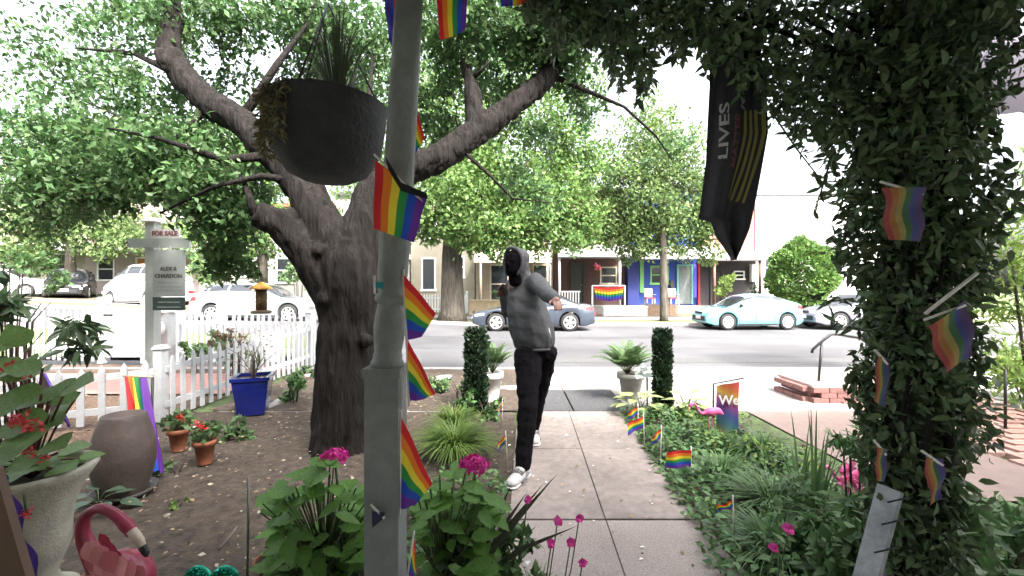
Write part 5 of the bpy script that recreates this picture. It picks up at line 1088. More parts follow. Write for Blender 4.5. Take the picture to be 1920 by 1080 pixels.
grass_clump('liriope_clump', 'big yellow-green arching grass clump right of the porch post', (-.52, 3.85, 0), .52, .42, 700, L_LIR, .014, group=LG)
grass_clump('liriope_clump', 'smaller yellow-green grass clump behind the big one by the left column', (-.62, 4.55, 0), .42, .36, 380, L_LIR, .013, group=LG)
bush('leafy green perennials behind the grass clump at the left column', (-.62, 5.25, .25), .3, 420, .07, L_GC, squash=.8)
bush('low pale perennials by the kerb at the left', (-1.2, 6.1, .18), .32, 420, .06, L_FERN, squash=.6)
bush('green perennials at the foot of the left column shrub', (-.3, 4.85, .16), .2, 260, .06, L_GC, squash=.8)
# right bed ground cover
def cover(name, poly, n, h, leaf, mat, tmpl=T4, zb=0):
    C = []
    while len(C) < n:
        y = RNG.uniform(poly[0][0], poly[-1][0])
        for (ya, a0, a1), (yb, b0, b1) in zip(poly, poly[1:]):
            if ya <= y <= yb:
                t_ = (y - ya) / (yb - ya); x = RNG.uniform(a0 + (b0 - a0) * t_, a1 + (b1 - a1) * t_); hh = h * (.55 + .9 * noise.noise((x * 3, y * 3, 1))) * min(1, (x - (a0 + (b0 - a0) * t_)) / .12 + .35); C.append((x, y, zb + max(.01, hh) * RNG.random() ** .6)); break
    C = np.array(C); m = len(C); return tag(stamp(name, C, RNG.normal(size=(m, 3)) * np.array([1, 1, .35]), RNG.normal(size=(m, 3)) * .45 + np.array([0, -.15, 1]), leaf * RNG.uniform(.6, 1.3, m), tmpl, mat), kind='stuff')
cover('ground_cover', [(2.0, 1.02, 2.5), (2.6, 1.12, 2.45), (3.4, 1.20, 2.35), (4.3, 1.26, 2.3), (5.15, 1.32, 2.3)], 6500, .17, .062, L_GC)
cover('ground_cover', [(3.3, 1.7, 2.5), (4.2, 1.75, 2.45), (5.0, 1.9, 2.4)], 900, .22, .055, L_BRIGHT)
cover('ground_cover', [(2.0, -1.3, -.05), (2.8, -1.15, -.03), (3.3, -1.0, -.05)], 1300, .16, .06, L_GC)
cover('ground_cover', [(1.7, 1.1, 3.2), (2.3, 1.3, 3.4), (2.9, 1.6, 3.0)], 3000, .3, .07, L_FERN)
for c, r, h, n, m, lab in (((1.95, 4.05, 0), .34, .22, 200, L_GC, 'dark green grass clump below the plastic flamingo'), ((2.2, 3.75, 0), .40, .34, 260, L_FERN, 'loose grassy clump near the grass strip'), ((1.75, 2.85, 0), .5, .34, 360, L_FERN, 'big arching dark grass clump in the right bed nearest the path'), ((1.65, 3.35, 0), .36, .3, 200, L_GC, 'arching green grass clump left of the bright ground cover'), ((1.45, 2.35, 0), .42, .32, 300, L_GC, 'arching grass clump at the near right edge of the path'), ((1.95, 2.4, 0), .5, .42, 320, L_FERN, 'tall grassy clump in front of the leaning plank')):
    grass_clump('liriope_clump', lab, c, r, h, n, m, .013, group=LG)
# tall iris blades
for (x, y, d), hh, lab in (((1530, 1000, 2.6), .8, 'tall upright iris blades left of the vine'), ((1500, 980, 2.9), .62, 'narrow iris blades behind the taller ones')):
    c = P(x, y, d); c.z = 0; grass_clump('iris', lab, c, .22, hh * 1.05, 16, L_FERN, .02, 'iris', arch=.55)
# mini flags
def wavy_flag(parent, o, ex, ez, wid, hei, n=6, amp=.012, ph=0, mats=RAIN, nu=12, vertical=False):
    nrm = Vector(ex).cross(Vector(ez)).normalized()
    def fn(u, w): return Vector(o) + Vector(ex) * wid * u + Vector(ez) * hei * w + nrm * amp * math.sin(u * 7 + w * 2 + ph) * (.3 + u)
    return MB().grid(fn, nu, nu, mi=(lambda i, j: min(n - 1, i * n // nu)) if vertical else (lambda i, j: min(n - 1, j * n // nu))).build('cloth', mats, parent)
def mini_flag(label, x, y, d, w, tilt=0, droop=-.25, flip=-1, size=1.0, foot=None):
    """x,y: pixel of the flag's top corner at the stick"""
    top = P(x, y, d); t = thing('mini_flag', label, 'flag', (top.x + .02, d, 0), 'small rainbow flags stuck in the beds')
    ft = Vector((top.x + tilt, d + .02, 0)); MB().tube([ft, top + Vector((0, 0, .03))], .0045, 6).build('stick', M('flag_stick_white', (.66, .62, .6), .6), t)
    wavy_flag(t, top, Vector((flip, -.15, droop)).normalized(), (0, 0, -1), w, w * .62 * size, ph=x); return t
mini_flag('small rainbow flag at the far end of the right bed, tip upright', 1196, 762, 4.32, .12, .01, -.6)
mini_flag('small rainbow flag drooping over the path edge, below the hosta', 1206, 780, 3.95, .17, .02, -.42)
mini_flag('small folded rainbow flag half sunk in the leaves of the right bed', 1240, 803, 3.6, .11, .0, -.9)
mini_flag('largest small rainbow flag in the right bed, spread flat', 1296, 844, 3.16, .2, .0, .0)
mini_flag('small orange-tinted rainbow flag lying low near the front of the right bed', 1374, 938, 2.45, .10, .02, -.3, size=.6)
mini_flag('small furled rainbow flag beside the white fern pot', 942, 752, 4.5, .10, .0, -2.2, flip=-1)
mini_flag('small arched rainbow flag in front of the yellow-green grass, by the shoe', 948, 815, 3.5, .10, .02, -1.2)
# plastic flamingos
def plastic_flamingo(label, c, s, group='pink plastic flamingos in the right bed'):
    t = thing('plastic_flamingo', label, 'garden ornament', (c.x, c.y, 0), group); m = M('flamingo_pink', (.72, .13, .33), .45, .15, 8); q = lambda x, z, y=0: c + Vector((x * s, y * s, z * s))
    fuse('body', [[(q(0, 0), (.16 * s, .10 * s, .12 * s)), (q(.18, .02), (.13 * s, .08 * s, .10 * s)), (q(.33, -.06), (.04 * s, .03 * s, .03 * s))], [(q(-.10, -.02), .07 * s), (q(-.22, -.06), .042 * s), (q(-.32, .03), .034 * s), (q(-.38, .16), .032 * s), (q(-.45, .22), .034 * s), (q(-.52, .20), .045 * s), (q(-.55, .15), .04 * s)]], m, t, .018 * s, 4)
    MB().tube([q(-.56, .12), q(-.58, .04), q(-.55, -.02)], [.032 * s, .024 * s, .008 * s], 8).build('beak', M('beak_yellow', (.55, .38, .16), .5), t)
    for k in (-.04, .06): MB().tube([q(k, -.1), Vector((c.x + k * s, c.y, 0))], .008, 5).build('leg', M('leg_wire', (.3, .12, .14), .5), t)
    return t
plastic_flamingo('pink plastic flamingo facing the path beside the rainbow garden sign', P(1332, 772, 4.15), .36)
fp = plastic_flamingo('pink plastic flamingo partly hidden in leaves left of the leaning plank', P(1595, 895, 2.9), .34)
plastic_flamingo('tiny flamingo with dark beak low in the grass at the bottom right', P(1478, 1034, 2.35), .2)
C = ball(90, P(1597, 897, 2.86), (.10, .07, .09)); stamp('peony', C, RNG.normal(size=(90, 3)), RNG.normal(size=(90, 3)) + np.array([0, -1, 0]), .06, T4, M('pink_bloom2', (.72, .18, .38), .6, trans=.25, island=.3)); tag(bpy.data.objects['peony'], 'ragged pink bloom covering the half-hidden flamingo', 'flower')
# "We" garden sign
t = thing('garden_flag', 'rainbow garden flag with white word We next to the plastic flamingo', 'flag', (P(1345, 0, 4.2).x, 4.2, 0))
o_ = P(1344, 724, 4.2); e_ = P(1386, 715, 4.17); ex = (e_ - o_); wd = ex.length; ex.normalize()
GR = M('gradient_flag', (.45, .10, .05), .7, .1, 3); gm = MATS['gradient_flag']; gt = gm.node_tree; cr = [n_ for n_ in gt.nodes if n_.type == 'VALTORGB'][0]; tcn = [n_ for n_ in gt.nodes if n_.type == 'TEX_COORD'][0]
sp = gt.nodes.new('ShaderNodeSeparateXYZ'); mr = gt.nodes.new('ShaderNodeMapRange'); ad = gt.nodes.new('ShaderNodeMath'); ad.operation = 'MULTIPLY_ADD'; ad.inputs[1].default_value = .55
gt.links.new(tcn.outputs['Object'], sp.inputs[0]); gt.links.new(sp.outputs['X'], ad.inputs[0]); gt.links.new(sp.outputs['Z'], ad.inputs[2])
mr.inputs['From Min'].default_value = -.05; mr.inputs['From Max'].default_value = .62; gt.links.new(ad.outputs[0], mr.inputs['Value']); gt.links.new(mr.outputs[0], cr.inputs['Fac'])
cr.color_ramp.elements[0].position = .05; cr.color_ramp.elements[0].color = (.22, .06, .03, 1); cr.color_ramp.elements[1].position = 1; cr.color_ramp.elements[1].color = (.42, .07, .05, 1)
for p_, c_ in ((.2, (.18, .15, .04, 1)), (.38, (.03, .11, .13, 1)), (.55, (.04, .05, .2, 1)), (.7, (.2, .04, .14, 1)), (.82, (.38, .26, .05, 1)), (.92, (.40, .12, .03, 1))): el = cr.color_ramp.elements.new(p_); el.color = c_
MB().grid(lambda u, w: o_ + ex * wd * u + Vector((0, 0, -.47 * w)) + Vector((0, .015 * math.sin(u * 6 + w * 3), 0)), 8, 12).build('cloth', GR, t)
me = text_mesh('We', .13, .002, .002); me.materials.append(M('sign_white', (.6, .58, .58), .7)); me.transform(Matrix.Translation(o_.lerp(e_, .5) + Vector((0, -.022, -.16)) - wloc(t)) @ Matrix.Rotation(R(90), 4, 'X')); link('lettering', me, t)
MB().tube([(o_.x - .03, 4.21, 0), o_ + Vector((-.03, .01, .02)), e_ + Vector((.05, .01, .03))], .008, 6).build('stand', BLACKM, t)
# low edging with dark stones between bed and grass strip
t = thing('bed_edging', 'row of dark edging stones between right bed and grass strip', 'edging', (2.5, 3.2, 0)); bme2 = MB().box((0, 0, 0), (.12, .2, .09), taper=.8).mesh('stone', M('dark_edging', (.08, .07, .065), .95, .3, 14, .4, 60))
for i in range(9):
    o = link('stone', bme2, t, (-.09 - .01 * i + random.uniform(-.01, .01), .02 + i * .215, .02)); o.rotation_euler = (random.uniform(-.1, .1), random.uniform(-.1, .1), random.uniform(-.15, .15))
litter('dark_mulch', 500, (2.3, 2.75, 3.1, 5.1), .035, M('mulch_chip', (.10, .085, .075), .95, .3, 6, island=.5), .015)
# steps wall and handrail on the right
t = thing('hand_rail', 'thin black metal handrail beside the low brick step at right', 'rail', (P(1535, 0, 5.8).x, 5.8, 0)); d = 5.8; b = MB()
b.tube([P(1522, 662, d), P(1524, 655, d), P(1540, 641, d), P(1558, 627, d), P(1572, 627, d), P(1625, 636, d + .1)], .018, 8); b.build('top_rail', BLACKM, t)
MB().tube([Vector((P(1532, 0, d).x, d, 0)), P(1541, 642, d)], .017, 8).build('post', BLACKM, t)
c = P(1625, 636, d + .1); MB().tube([Vector((c.x, c.y, 0)), c], .017, 8).build('post', BLACKM, t)
t = thing('brick_step', 'low reddish brick step wall at the foot of the handrail', 'step', (4.25, 5.6, 0)); bmr = MB().box((0, 0, 0), (.2, .095, .062), taper=.97).mesh('brick', M('step_brick', (.24, .12, .11), .9, .25, 20, .2, 80))
for r_ in range(3):
    for k in range(6): link('brick', bmr, t, (-.22 + k * .21 + .1 * (r_ % 2), .0, .03 + r_ * .068))
    for k in range(3): o = link('brick', bmr, t, (-.36 + .1 * (r_ % 2), .14 + k * .21, .03 + r_ * .068)); o.rotation_euler = (0, 0, R(90))
MB().bb(3.92, 5.2, 5.56, 6.3, .2, .235).build('capstone', M('pale_pink_stone', (.50, .38, .36), .9, .1, 8), t)
c = Vector((P(1885, 0, 4.4).x, 4.4, 0)); tag(MB().tube([c, c + Vector((0, 0, .66))], .013, 7).build('metal_stake', BLACKM), 'thin black metal post beside the brick path at far right', 'post')
bush('bright yellow-green bushy bamboo filling the right edge', P(1960, 480, 4.8), 1.0, 3600, .10, L_BRIGHT, tmpl=TL, squash=1.5, droop=.6)
bush('green bush behind the brick path at the right edge', P(1930, 700, 5.6), .6, 1100, .09, L_BRIGHT, squash=.8)
bush('big-leaved green shrub at the bottom right corner', P(1850, 1010, 1.9), .40, 520, .10, L_GC, tmpl=TL, squash=.8, droop=.3)
bush('mixed leafy shrub at the foot of the vine post', P(1700, 1060, 1.85), .34, 520, .07, L_FERN, tmpl=T4, squash=.8)
bush('small-leaved bright shrub left of the vine, over the pink path', P(1600, 830, 2.6), .2, 260, .06, L_GC, tmpl=TL, squash=.9)
bush('dark small plants in the right bed below the iris', P(1560, 1010, 2.2), .3, 420, .06, L_FERN, squash=.7)
# neighbour's umbrella, top right
t = thing('patio_umbrella', 'grey fabric umbrella canopy cut by the top right corner', 'umbrella', (P(1990, 0, 6).x, 6, 0)); uc_ = P(1995, 60, 6)
b = MB(); b.lathe([(1.15, -.72), (1.13, -.55), (1.0, -.2), (.7, .1), (.3, .28), (.01, .33)], uc_, 16, cap=False); b.build('canopy', M('umbrella_grey', (.30, .27, .32), .8, .06, 4, trans=.3), t); MB().tube([(uc_.x, 6, 0), (uc_.x, 6, uc_.z + .3)], .03, 8).build('pole', BLACKM, t)

# ================================================================ HYDRANGEAS AND NEAR FLOWERS
PINK = M('hydrangea_pink', (.62, .03, .28), .55, .25, 40, trans=.2, island=.3); MAG = M('magenta_bloom', (.60, .04, .30), .55, .2, 30, trans=.2, island=.3)
def mophead(parent, c, r, n=95):
    vv = RNG.normal(size=(n, 3)); vv /= np.linalg.norm(vv, axis=1, keepdims=True); vv[:, 2] = np.abs(vv[:, 2]) * .8 - .22; C = np.asarray(c) + vv * r * np.array([1, 1, .8]); Cs = []; Ds = []; Ns = []
    for c_, v_ in zip(C, vv):
        w = Vector(v_).normalized(); u = w.orthogonal().normalized(); q = w.cross(u); a0 = random.random() * 6
        for k in range(4): a = a0 + k * 1.571; Cs.append(c_ + (c_ - np.asarray(c)) * (a0 - 3) * .06); Ds.append(tuple(u * math.cos(a) + q * math.sin(a))); Ns.append(tuple(w))
    stamp('flower_head', Cs, np.array(Ds) + RNG.normal(size=(len(Ds), 3)) * .25, np.array(Ns) + RNG.normal(size=(len(Ns), 3)) * .35, r * .42, T2, PINK, parent)
def hydrangea(label, box, n, leafsz, root, heads):
    lv = []
    for i in range(n):
        x = random.uniform(box[0], box[1]); y = random.uniform(box[2], box[3]); d = random.uniform(box[4], box[5]); a = random.uniform(0, 6.28)
        if y < box[2] + (box[3] - box[2]) * .35 * abs((x - (box[0] + box[1]) / 2) / ((box[1] - box[0]) / 2)): y += 60
        s = leafsz * random.uniform(.65, 1.2); dd = Vector((math.cos(a), math.sin(a) * .8 - .2, random.uniform(-.45, .25))); lv.append((P(x, y, d) - dd * s * .4, dd, (random.uniform(-.3, .3), -.35, 1), s))
    t = leafplant('hydrangea', label, root, lv, HYD, L_HYD, 'hydrangea')
    for x, y, d, r in heads:
        c = P(x, y, d); mophead(t, c, r); MB().tube([root, c + Vector((.02, .02, -.25)), c], .006, 5).build('flower_stem', STEM, t)
    return t
r1 = Vector((P(600, 0, 2.2).x, 2.25, 0)); hydrangea('leafy hydrangea with one pink head left of the porch post', (500, 715, 850, 1090, 1.9, 2.35), 150, .135, r1, [(627, 857, 2.05, .058)])
r2 = Vector((P(830, 0, 2.1).x, 2.1, 0)); hydrangea('leafy hydrangea with one pink head right of the porch post', (785, 935, 865, 1090, 1.75, 2.15), 135, .125, r2, [(888, 872, 1.95, .058)])
bush('fine-leaved dark green plant at the foot of the hydrangeas', P(860, 1075, 1.9), .24, 420, .055, L_FERN, squash=.6)
bush('fine-leaved green plant filling under the left hydrangea', P(600, 1075, 2.1), .28, 420, .055, L_FERN, squash=.6)
# dark strap-leaved plant with magenta petunias
c = P(890, 1090, 1.95); t = thing('strap_plant', 'dark strap-leaved plant leaning over the path beside the right hydrangea', 'plant', (c.x, 1.95, 0)); DKL = M('leaf_bronze', (.05, .055, .035), .45, .25, 12, trans=.15)
for x, y, d in ((1045, 888, 2.0), (1020, 905, 1.95), (990, 920, 1.9), (960, 905, 2.0), (940, 925, 1.95), (1085, 985, 1.85), (1060, 995, 1.85), (905, 930, 2.05), (880, 940, 2.0), (970, 980, 1.8)):
    e = P(x, y, d); m_ = c.lerp(e, .5) + Vector((0, 0, .03)); sd_ = (e - c).cross(Vector((0, -1, 0))).normalized(); w = .012
    MB().add([c - sd_ * w * .5, c + sd_ * w * .5, m_ - sd_ * w, m_ + Vector((0, -.006, 0)), m_ + sd_ * w, e], [[0, 3, 2], [0, 1, 3], [1, 4, 3], [2, 3, 5], [3, 4, 5]]).build('leaf', DKL, t)
MB().tube([(c.x, 1.95, 0), c], .012, 6).build('stem', STEM, t)
for i, (x, y, d, r) in enumerate(((990, 936, 1.9, .018), (1046, 976, 1.8, .022), (1086, 972, 1.85, .018), (1070, 1016, 1.75, .024), (1034, 1018, 1.75, .02), (1092, 1056, 1.7, .02), (1480, 992, 1.9, .028), (1452, 1028, 1.9, .022))):
    lab = ('uppermost magenta flower on a thin stem over the path', 'purple-pink flower with round petals over the slab joint', 'small magenta flower at the right tip of the strap leaves', 'double magenta flower low over the near slab', 'small dark magenta flower left of the double one', 'lowest magenta flower near the bottom edge, over the slab joint', 'magenta flower in the grasses of the right bed', 'dark magenta flower beside the tiny flamingo')[i]
    q = P(x, y, d); t = thing('magenta_flower', lab, 'flower', (q.x, d, 0), 'thin-stemmed magenta flowers'); a = np.arange(5) * 1.2566; n_ = Vector((random.uniform(-.3, .3), -.7, .6)).normalized(); u = n_.orthogonal().normalized(); w = n_.cross(u)
    D = np.array([tuple(u * math.cos(k) + w * math.sin(k) + n_ * .25) for k in a]); stamp('petal', np.repeat([tuple(q)], 5, 0), D, np.repeat([tuple(n_)], 5, 0) + RNG.normal(size=(5, 3)) * .35, r * RNG.uniform(.8, 1.3, 5), big_leaf(.6, 5, 0, .25, .1), MAG, t)
    MB().tube([(q.x + (-.08 if x < 1300 else .05), d + .1, 0), q + Vector((-.03, .04, -.25)), q], .0028, 5).build('stem', STEM, t)
grass_clump('liriope_clump', 'small fine grass tuft on the path beneath the magenta flowers', (P(1010, 0, 1.95).x, 2.0, 0), .22, .25, 70, L_FERN, .008, group=LG)

# ================================================================ PORCH: post, roof, flags, basket, vine
pt = thing('front_porch', 'own porch at the top edge with plank ceiling over the grey post', 'porch', (0, .9, 0)); PW = M('porch_wall', (.72, .70, .66), .9, .15, 6, .2, 50)
MB().bb(-12, 12, -8.4, -.15, 0, 7.5).build('wall', PW, pt); MB().bb(-3.2, 3.4, -.149, 1.72, 2.74, 2.84).build('ceiling', M('porch_ceiling', (.8, .8, .78), .8), pt); MB().bb(-3.3, 3.5, -.149, 1.8, 2.845, 3.0).build('roof', ROOFD, pt)
MB().bb(-1.25, 2.4, -.149, 1.62, .0, .30).build('floor', M('porch_floor_paint', (.5, .5, .49), .6), pt); MB().bb(-3.2, 3.4, 1.55, 1.72, 2.675, 2.735).build('beam', M('post_paint', (.18, .19, .185), .6, .22, 9, .2, 60, big=(3, .14)), pt)
POST = M('post_paint'); t = thing('porch_post', 'grey painted turned porch post hung with rainbow flags', 'post', (P(728, 0, 1.5).x, 1.5, .3)); bx = P(724, 0, 1.505)
b = MB(); b.bb(bx.x - .058, bx.x + .058, 1.447, 1.563, .302, 1.195); b.build('square_base', POST, t)
MB().bb(bx.x - .064, bx.x + .064, 1.441, 1.569, 1.196, 1.225).build('base_cap', POST, t)
a0 = Vector((bx.x + .004, 1.505, 1.22)); a1 = Vector((P(770, 0, 1.505).x, 1.505, 2.60)); ax_ = (a1 - a0); Lp = ax_.length; rot = ax_.to_track_quat('Z', 'Y').to_matrix()
MB().lathe([(.058, .0), (.056, .02), (.05, .03), (.05, .045), (.046, .055), (.052, .10), (.0545, .14), (.052, .18), (.046, .215), (.045, .225), (.055, .232), (.057, .243), (.055, .254), (.046, .262), (.048, .30), (.052, .34), (.054, .5), (.051, .9), (.0465, Lp)], a0, 36, rot).build('turned_shaft', POST, t)
MB().bb(bx.x + .0, bx.x + .05, 1.568, 1.585, .45, 1.12).build('corner_strip', WHITE, t)
FG = 'rainbow flags on the porch post'
def pflag(label, pts, d, n=6, mats=RAIN, stripe='v', amp=.006, stick=None, nu=24, nv=12, dd=(0, 0, 0, 0)):
    """pts: four pixels a,b,c,d (a-b hoist edge, a-d along the stripes)"""
    q = [P(x, y, d + e) for (x, y), e in zip(pts, dd)]; t = thing('pride_flag', label, 'flag', tuple(q[0]), FG)
    def fn(u, w):
        p = q[0].lerp(q[3], u).lerp(q[1].lerp(q[2], u), w); return p + Vector((0, amp * math.sin(u * 8 + w * 3 + pts[0][0]), 0))
    MB().grid(fn, nv, nu, mi=lambda i, j: min(n - 1, j * n // nu)).build('cloth', mats, t)
    MB().tube([q[0] + Vector((-.004, .004, .02)), q[1] + Vector((-.004, .004, -.02))], .004, 6).build('stick', M('flag_stick_white'), t)
    return t
pf = pflag('progress pride flag with black chevron across the front of the post', ((703, 300), (800, 372), (776, 455), (700, 428)), 1.39, amp=.005, dd=(0, -.0, -.0, 0))
q = [P(x, y, 1.378) for x, y in ((722, 292), (752, 342), (800, 362), (803, 374), (752, 358), (728, 318))]
MB().add([*q], [[0, 1, 4, 5], [1, 2, 3, 4]]).build('chevron', BLACKCLOTH, pf)
pflag('rainbow flag flaring right from the post just above the lower ring', ((758, 515), (764, 638), (790, 632), (818, 588)), 1.47)
pflag('rainbow flag hanging right of the post below the turned ring', ((764, 634), (768, 752), (792, 750), (817, 738)), 1.5)
pflag('longest rainbow flag beside the square base of the post', ((753, 782), (751, 955), (778, 948), (811, 908)), 1.47)
pflag('narrow rainbow flag right of the post at the bottom edge', ((778, 1008), (765, 1078), (775, 1082), (781, 1072)), 1.5, amp=.002)
pflag('slim rainbow flag behind the upper post, right side', ((772, 168), (768, 300), (778, 290), (796, 258)), 1.58, amp=.004)
pflag('blue and orange flag hanging left of the post top', ((746, -10), (720, -10), (728, 70), (742, 110)), 1.55, amp=.008, mats=[RAIN[1], RAIN[0], RAIN[4], RAIN[4], RAIN[5], RAIN[4]])
pflag('rainbow flag hanging from the porch beam right of the post', ((815, -30), (880, -30), (872, 55), (826, 75)), 1.62, amp=.01)
pflag('bit of yellow and blue flag at the top edge under the beam', ((930, -30), (990, -30), (985, 12), (940, 10)), 1.62, amp=.008, mats=[RAIN[4], RAIN[5], RAIN[4], RAIN[2], RAIN[1], RAIN[0]])
pflag('dark tail of a flag wrapped round the left of the square base', ((697, 958), (722, 962), (716, 975), (698, 990)), 1.425, mats=[M('dark_navy', (.015, .018, .05), .8)] * 6, amp=.001)
pflag('teal scrap of flag tied round the post shaft', ((704, 528), (704, 540), (720, 542), (720, 530)), 1.43, mats=[M('teal_cloth', (.02, .22, .24), .7)] * 6, amp=.001)
# hanging planter
hc_ = P(605, 0, 1.75); t = thing('hanging_planter', 'big dark hanging planter with spiky grass in front of the tree', 'planter', (hc_.x, 1.8, 1.95)); c = Vector((hc_.x, 1.8, 0)); zt, zb_ = P(0, 200, 1.8).z, P(0, 338, 1.8).z
DKP = M('dark_planter', (.032, .031, .035), .8, .3, 12, .5, 60); MB().lathe([(.001, zb_), (.10, zb_), (.16, zb_ + .03), (.215, zb_ + .12), (.235, zb_ + .24), (.238, zt - .01), (.243, zt), (.225, zt), (.222, zt - .03), (.001, zt - .035)], c, 40, cap=False).build('pot', DKP, t)
for k in range(3):
    a = k * 2.094 + .5; MB().tube([c + Vector((.235 * math.cos(a), .235 * math.sin(a), zt)), Vector((c.x, c.y, 2.7))], .004, 5).build('chain', BLACKM, t)
n = 900; a = RNG.random(n) * 2.4 + 2.1; C = np.column_stack([c.x + .245 * np.cos(a), c.y + .245 * np.sin(a), RNG.uniform(zb_ + .1, zt + .02, n)]); stamp('coir_lining', C, RNG.normal(size=(n, 3)) + np.array([0, 0, -1]), RNG.normal(size=(n, 3)), .035, TL, M('coir', (.16, .14, .07), .95, .3, 20, trans=.2, island=.4), t)
t2 = grass_clump('spiky_grass', 'spiky narrow-leaved plant rising from the dark hanging planter', (c.x + .04, c.y, zt - .03), .24, .50, 110, M('leaf_spiky', (.06, .08, .04), .5, .2, 8, trans=.2, island=.3), .009, 'plant', arch=.75)
# vine-covered post on the right, with leaning plank
VX = 1.54; t = thing('porch_post', 'right porch post smothered by the climbing vine', 'post', (VX, 1.66, .3)); MB().bb(VX - .055, VX + .055, 1.605, 1.715, .302, 2.6).build('shaft', POST, t)
t = thing('leaning_plank', 'weathered pale plank leaning at the foot of the vine', 'plank', (P(1630, 0, 1.5).x, 1.5, .2)); p0, p1 = P(1618, 1110, 1.52), P(1672, 905, 1.56); MB().bar(p0 + (p0 - p1) * .55, p1 - (p1 - p0) * .05, .075, .02).build('board', M('weathered_plank', (.30, .31, .33), .85, .3, 10, .3, 40), t)
for f in (.2, .45, .7, .9): q = p0.lerp(p1, f); MB().tube([q + Vector((-.045, -.045, -.01)), q + Vector((.045, -.045, .01))], .003, 5).build('wire', BLACKM, t)
vt = thing('climbing_vine', 'dense dark climbing vine on the right post, hanging from the beam', 'vine', (VX, 1.62, .3)); rg = RNG
def col(n, shell):
    z = rg.uniform(.42, 2.62, n); a = rg.random(n) * 2 * math.pi; base_r = np.interp(z, [.4, .9, 1.3, 1.8, 2.2, 2.6], [.14, .15, .17, .20, .25, .25]); lump = 1 + .22 * np.sin(z * 9 + a * 2) + .15 * np.sin(z * 23 + a * 3)
    r = base_r * lump * (rg.uniform(.72, 1.12, n) if shell else rg.random(n) ** .5 * .85); cx = np.interp(z, [.4, 1.2, 2.6], [VX + .02, VX + .03, VX + .02])
    return np.column_stack([cx + r * np.cos(a), 1.66 + r * np.sin(a) * .9, z]), a
def band(n):
    x = rg.uniform(980, 1930, n); low = np.interp(x, [980, 1050, 1100, 1150, 1200, 1250, 1300, 1350, 1420, 1480, 1550, 1600, 1700, 1800, 1860, 1930], [0, 80, 55, 130, 175, 80, 90, 120, 170, 240, 285, 300, 310, 200, 10, -30]); low = low + 26 * np.sin(x * .11) + 16 * np.sin(x * .31)
    y = -45 + (low + 45) * rg.random(n) ** .8; d = rg.uniform(1.55, 2.05, n); return np.column_stack([(x - 960) / 800 * d, d, 1.5 - (y - 540) / 800 * d])
C1, _ = col(13000, True); C2, _ = col(6000, False); C3 = band(13500); Cb = np.concatenate([C1, C2, C3]); m = len(Cb)
D = RNG.normal(size=(m, 3)) + np.array([0, -.2, -.7]); stamp('foliage', Cb, D, RNG.normal(size=(m, 3)) + np.array([0, -.5, .5]),   .042 * RNG.uniform(.5, 1.45, m), TV, L_IVY, vt, 'stuff')
lm = leafmesh('leaf', TV, M('leaf_vine_single', (.09, .14, .06), .5, .25, 8, trans=.25))
for i in range(290):
    if i < 150: C, a = col(1, True); p = Vector(C[0]); p.x += .05 * math.cos(a[0]); p.y = min(p.y, 1.60) - .04
    else: p = Vector(band(1)[0]); p.z -= random.uniform(.0, .07); p.y -= .08
    put('leaf', lm, vt, p, (random.uniform(-1, 1), random.uniform(-.6, .3), random.uniform(-1.2, .3)), (random.uniform(-.5, .5), -.8, .6), random.uniform(.04, .062))
for k in range(7):
    a = k * .9; MB().tube([(VX + .08 * math.cos(a), 1.62 + .08 * math.sin(a), .3), (VX + .1 * math.cos(a + 1.5), 1.62 + .09 * math.sin(a + 1.5), .9), (VX + .09 * math.cos(a + 3), 1.62 + .09 * math.sin(a + 3), 1.6), (VX + .11 * math.cos(a + 4.5), 1.62 + .09 * math.sin(a + 4.5), 2.3), (VX - .15 - .1 * k, 1.66, 2.58)], [.016, .014, .012, .01, .006], 6, wob=.1).build('stem', BARK, vt)
for x0_, y0_, x1_, y1_ in ((1440, 200, 1545, 345), (1560, 290, 1525, 400), (1600, 300, 1570, 405), (1600, 560, 1520, 560), (1620, 620, 1560, 600), (1610, 470, 1560, 440), (1800, 420, 1880, 370)):
    a_, b_ = P(x0_, y0_, 1.6), P(x1_, y1_, 1.58); MB().tube([a_, a_.lerp(b_, .5) + Vector((0, 0, -.01)), b_], [.004, .003, .002], 5).build('stem', STEM, vt); n = 14
    Cc = np.array([tuple(a_.lerp(b_, random.random() ** .7)) for _ in range(n)]); stamp('leaf_spray', Cc, RNG.normal(size=(n, 3)) + np.array([0, 0, -.6]), RNG.normal(size=(n, 3)) + np.array([0, -1, 0]), .06, TL, L_IVY, vt, 'stuff')
FG = 'rainbow flags stuck in the vine'
pflag('big dim rainbow flag high in the vine', ((1655, 352), (1735, 352), (1728, 452), (1662, 450)), 1.33, mats=RAIN_SHADED, amp=.008)
pflag('brightest rainbow flag in the middle of the vine, on a white stick', ((1738, 612), (1815, 560), (1828, 668), (1772, 698)), 1.30, mats=RAIN_SHADED, amp=.008)
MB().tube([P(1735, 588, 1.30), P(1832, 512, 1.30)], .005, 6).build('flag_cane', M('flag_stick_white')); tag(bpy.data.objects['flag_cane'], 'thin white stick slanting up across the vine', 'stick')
pflag('slim rainbow flag low on the right of the vine', ((1733, 858), (1772, 862), (1766, 935), (1746, 950)), 1.33, mats=RAIN_SHADED, amp=.006)
pflag('thin rainbow flag edge on the left side of the vine', ((1645, 668), (1668, 672), (1660, 765), (1640, 752)), 1.36, mats=RAIN_SHADED, amp=.004)
pflag('thin dark rainbow flag near the leaning plank top', ((1643, 838), (1665, 842), (1660, 905), (1642, 900)), 1.37, mats=RAIN_SHADED, amp=.004)
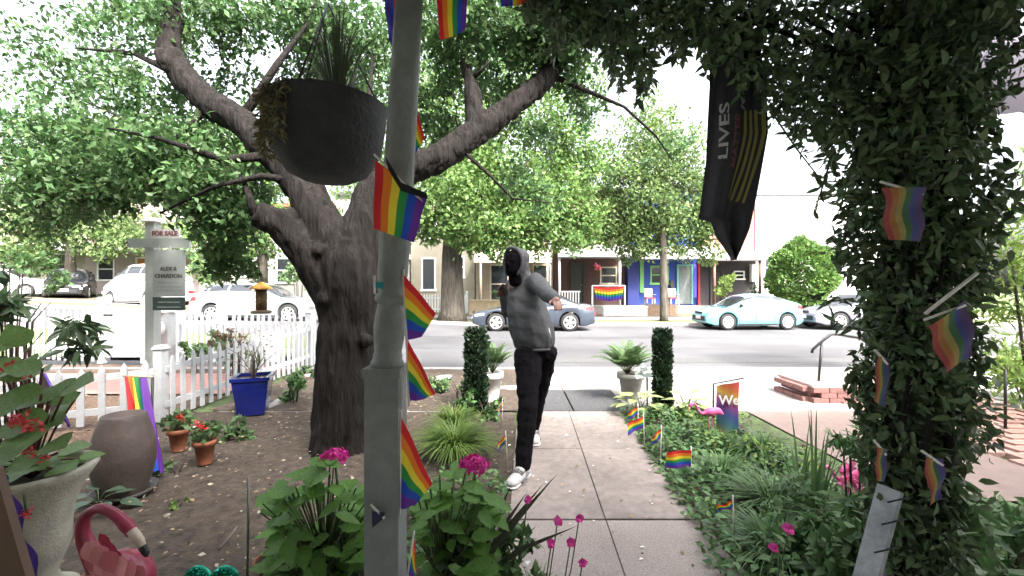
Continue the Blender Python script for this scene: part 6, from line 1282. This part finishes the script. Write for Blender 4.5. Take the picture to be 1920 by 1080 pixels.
# black flag with white lettering
t = thing('black_flag', 'long black flag with white letters and yellow stripes hanging from the beam', 'flag', P(1378, 100, 1.75)); d = 1.75
Lx = lambda y: np.interp(y, [60, 160, 300, 410, 413, 440, 470, 488], [1332, 1334, 1328, 1313, 1335, 1343, 1362, 1372]); Rx = lambda y: np.interp(y, [60, 160, 250, 380, 430, 488], [1420, 1432, 1434, 1410, 1400, 1377])
def bfn(u, y):
    x = Lx(y) + (Rx(y) - Lx(y)) * u; return P(x, y, d) + Vector((0, .022 * math.sin(u * 9 + y * .006) + .006 * math.sin(u * 23), 0))
b = MB(); b.grid(lambda u, v: bfn(u, 60 + 428 * v), 30, 60); b.build('cloth', M('flag_black', (.04, .038, .048), .8, .2, 20), t)
YS = M('flag_stripe_yellow', (.30, .27, .08), .7, .1, trans=.2); Y2 = lambda y: np.interp(y, [190, 300, 370], [0, 0, 1])
for k in range(4):
    u0 = .66 + k * .088; b = MB(); b.grid(lambda u, v: bfn(u0 - .24 * max(0, v - .25) ** 1.6 * (1 if k < 9 else 0) + .045 * u, 205 + (165 - 4 * k + 8 * k * (k > 0)) * v) + Vector((0, -.006, 0)), 2, 16); b.build('stripe', YS, t)
FW = M('flag_letter_white', (.42, .42, .44), .7); FR = M('flag_letter_red', (.16, .07, .07), .7)
def flagtext(s, u0, y0, y1, h, mat, rev=False):     # text running up the flag, following its folds
    me = text_mesh(s, 1, 0, .02); xs_ = [v_.co.x for v_ in me.vertices]; w = max(xs_) - min(xs_); x0_ = min(xs_)
    for v_ in me.vertices:
        f = (v_.co.x - x0_) / w; y = y1 - (y1 - y0) * f; p = bfn(u0 - v_.co.y * h, y) + Vector((0, -.008, 0)); v_.co = p - wloc(t)
    me.materials.clear(); me.materials.append(mat); link('lettering', me, t)
flagtext('LIVES', .24, 195, 300, .20, FW); flagtext('MATTER', .60, 95, 205, .22, FW); flagtext('MATTER', .46, 215, 315, .16, FR)
MB().tube([P(1325, 58, d), P(1430, 58, d)], .01, 8).build('pole', BLACKM, t)
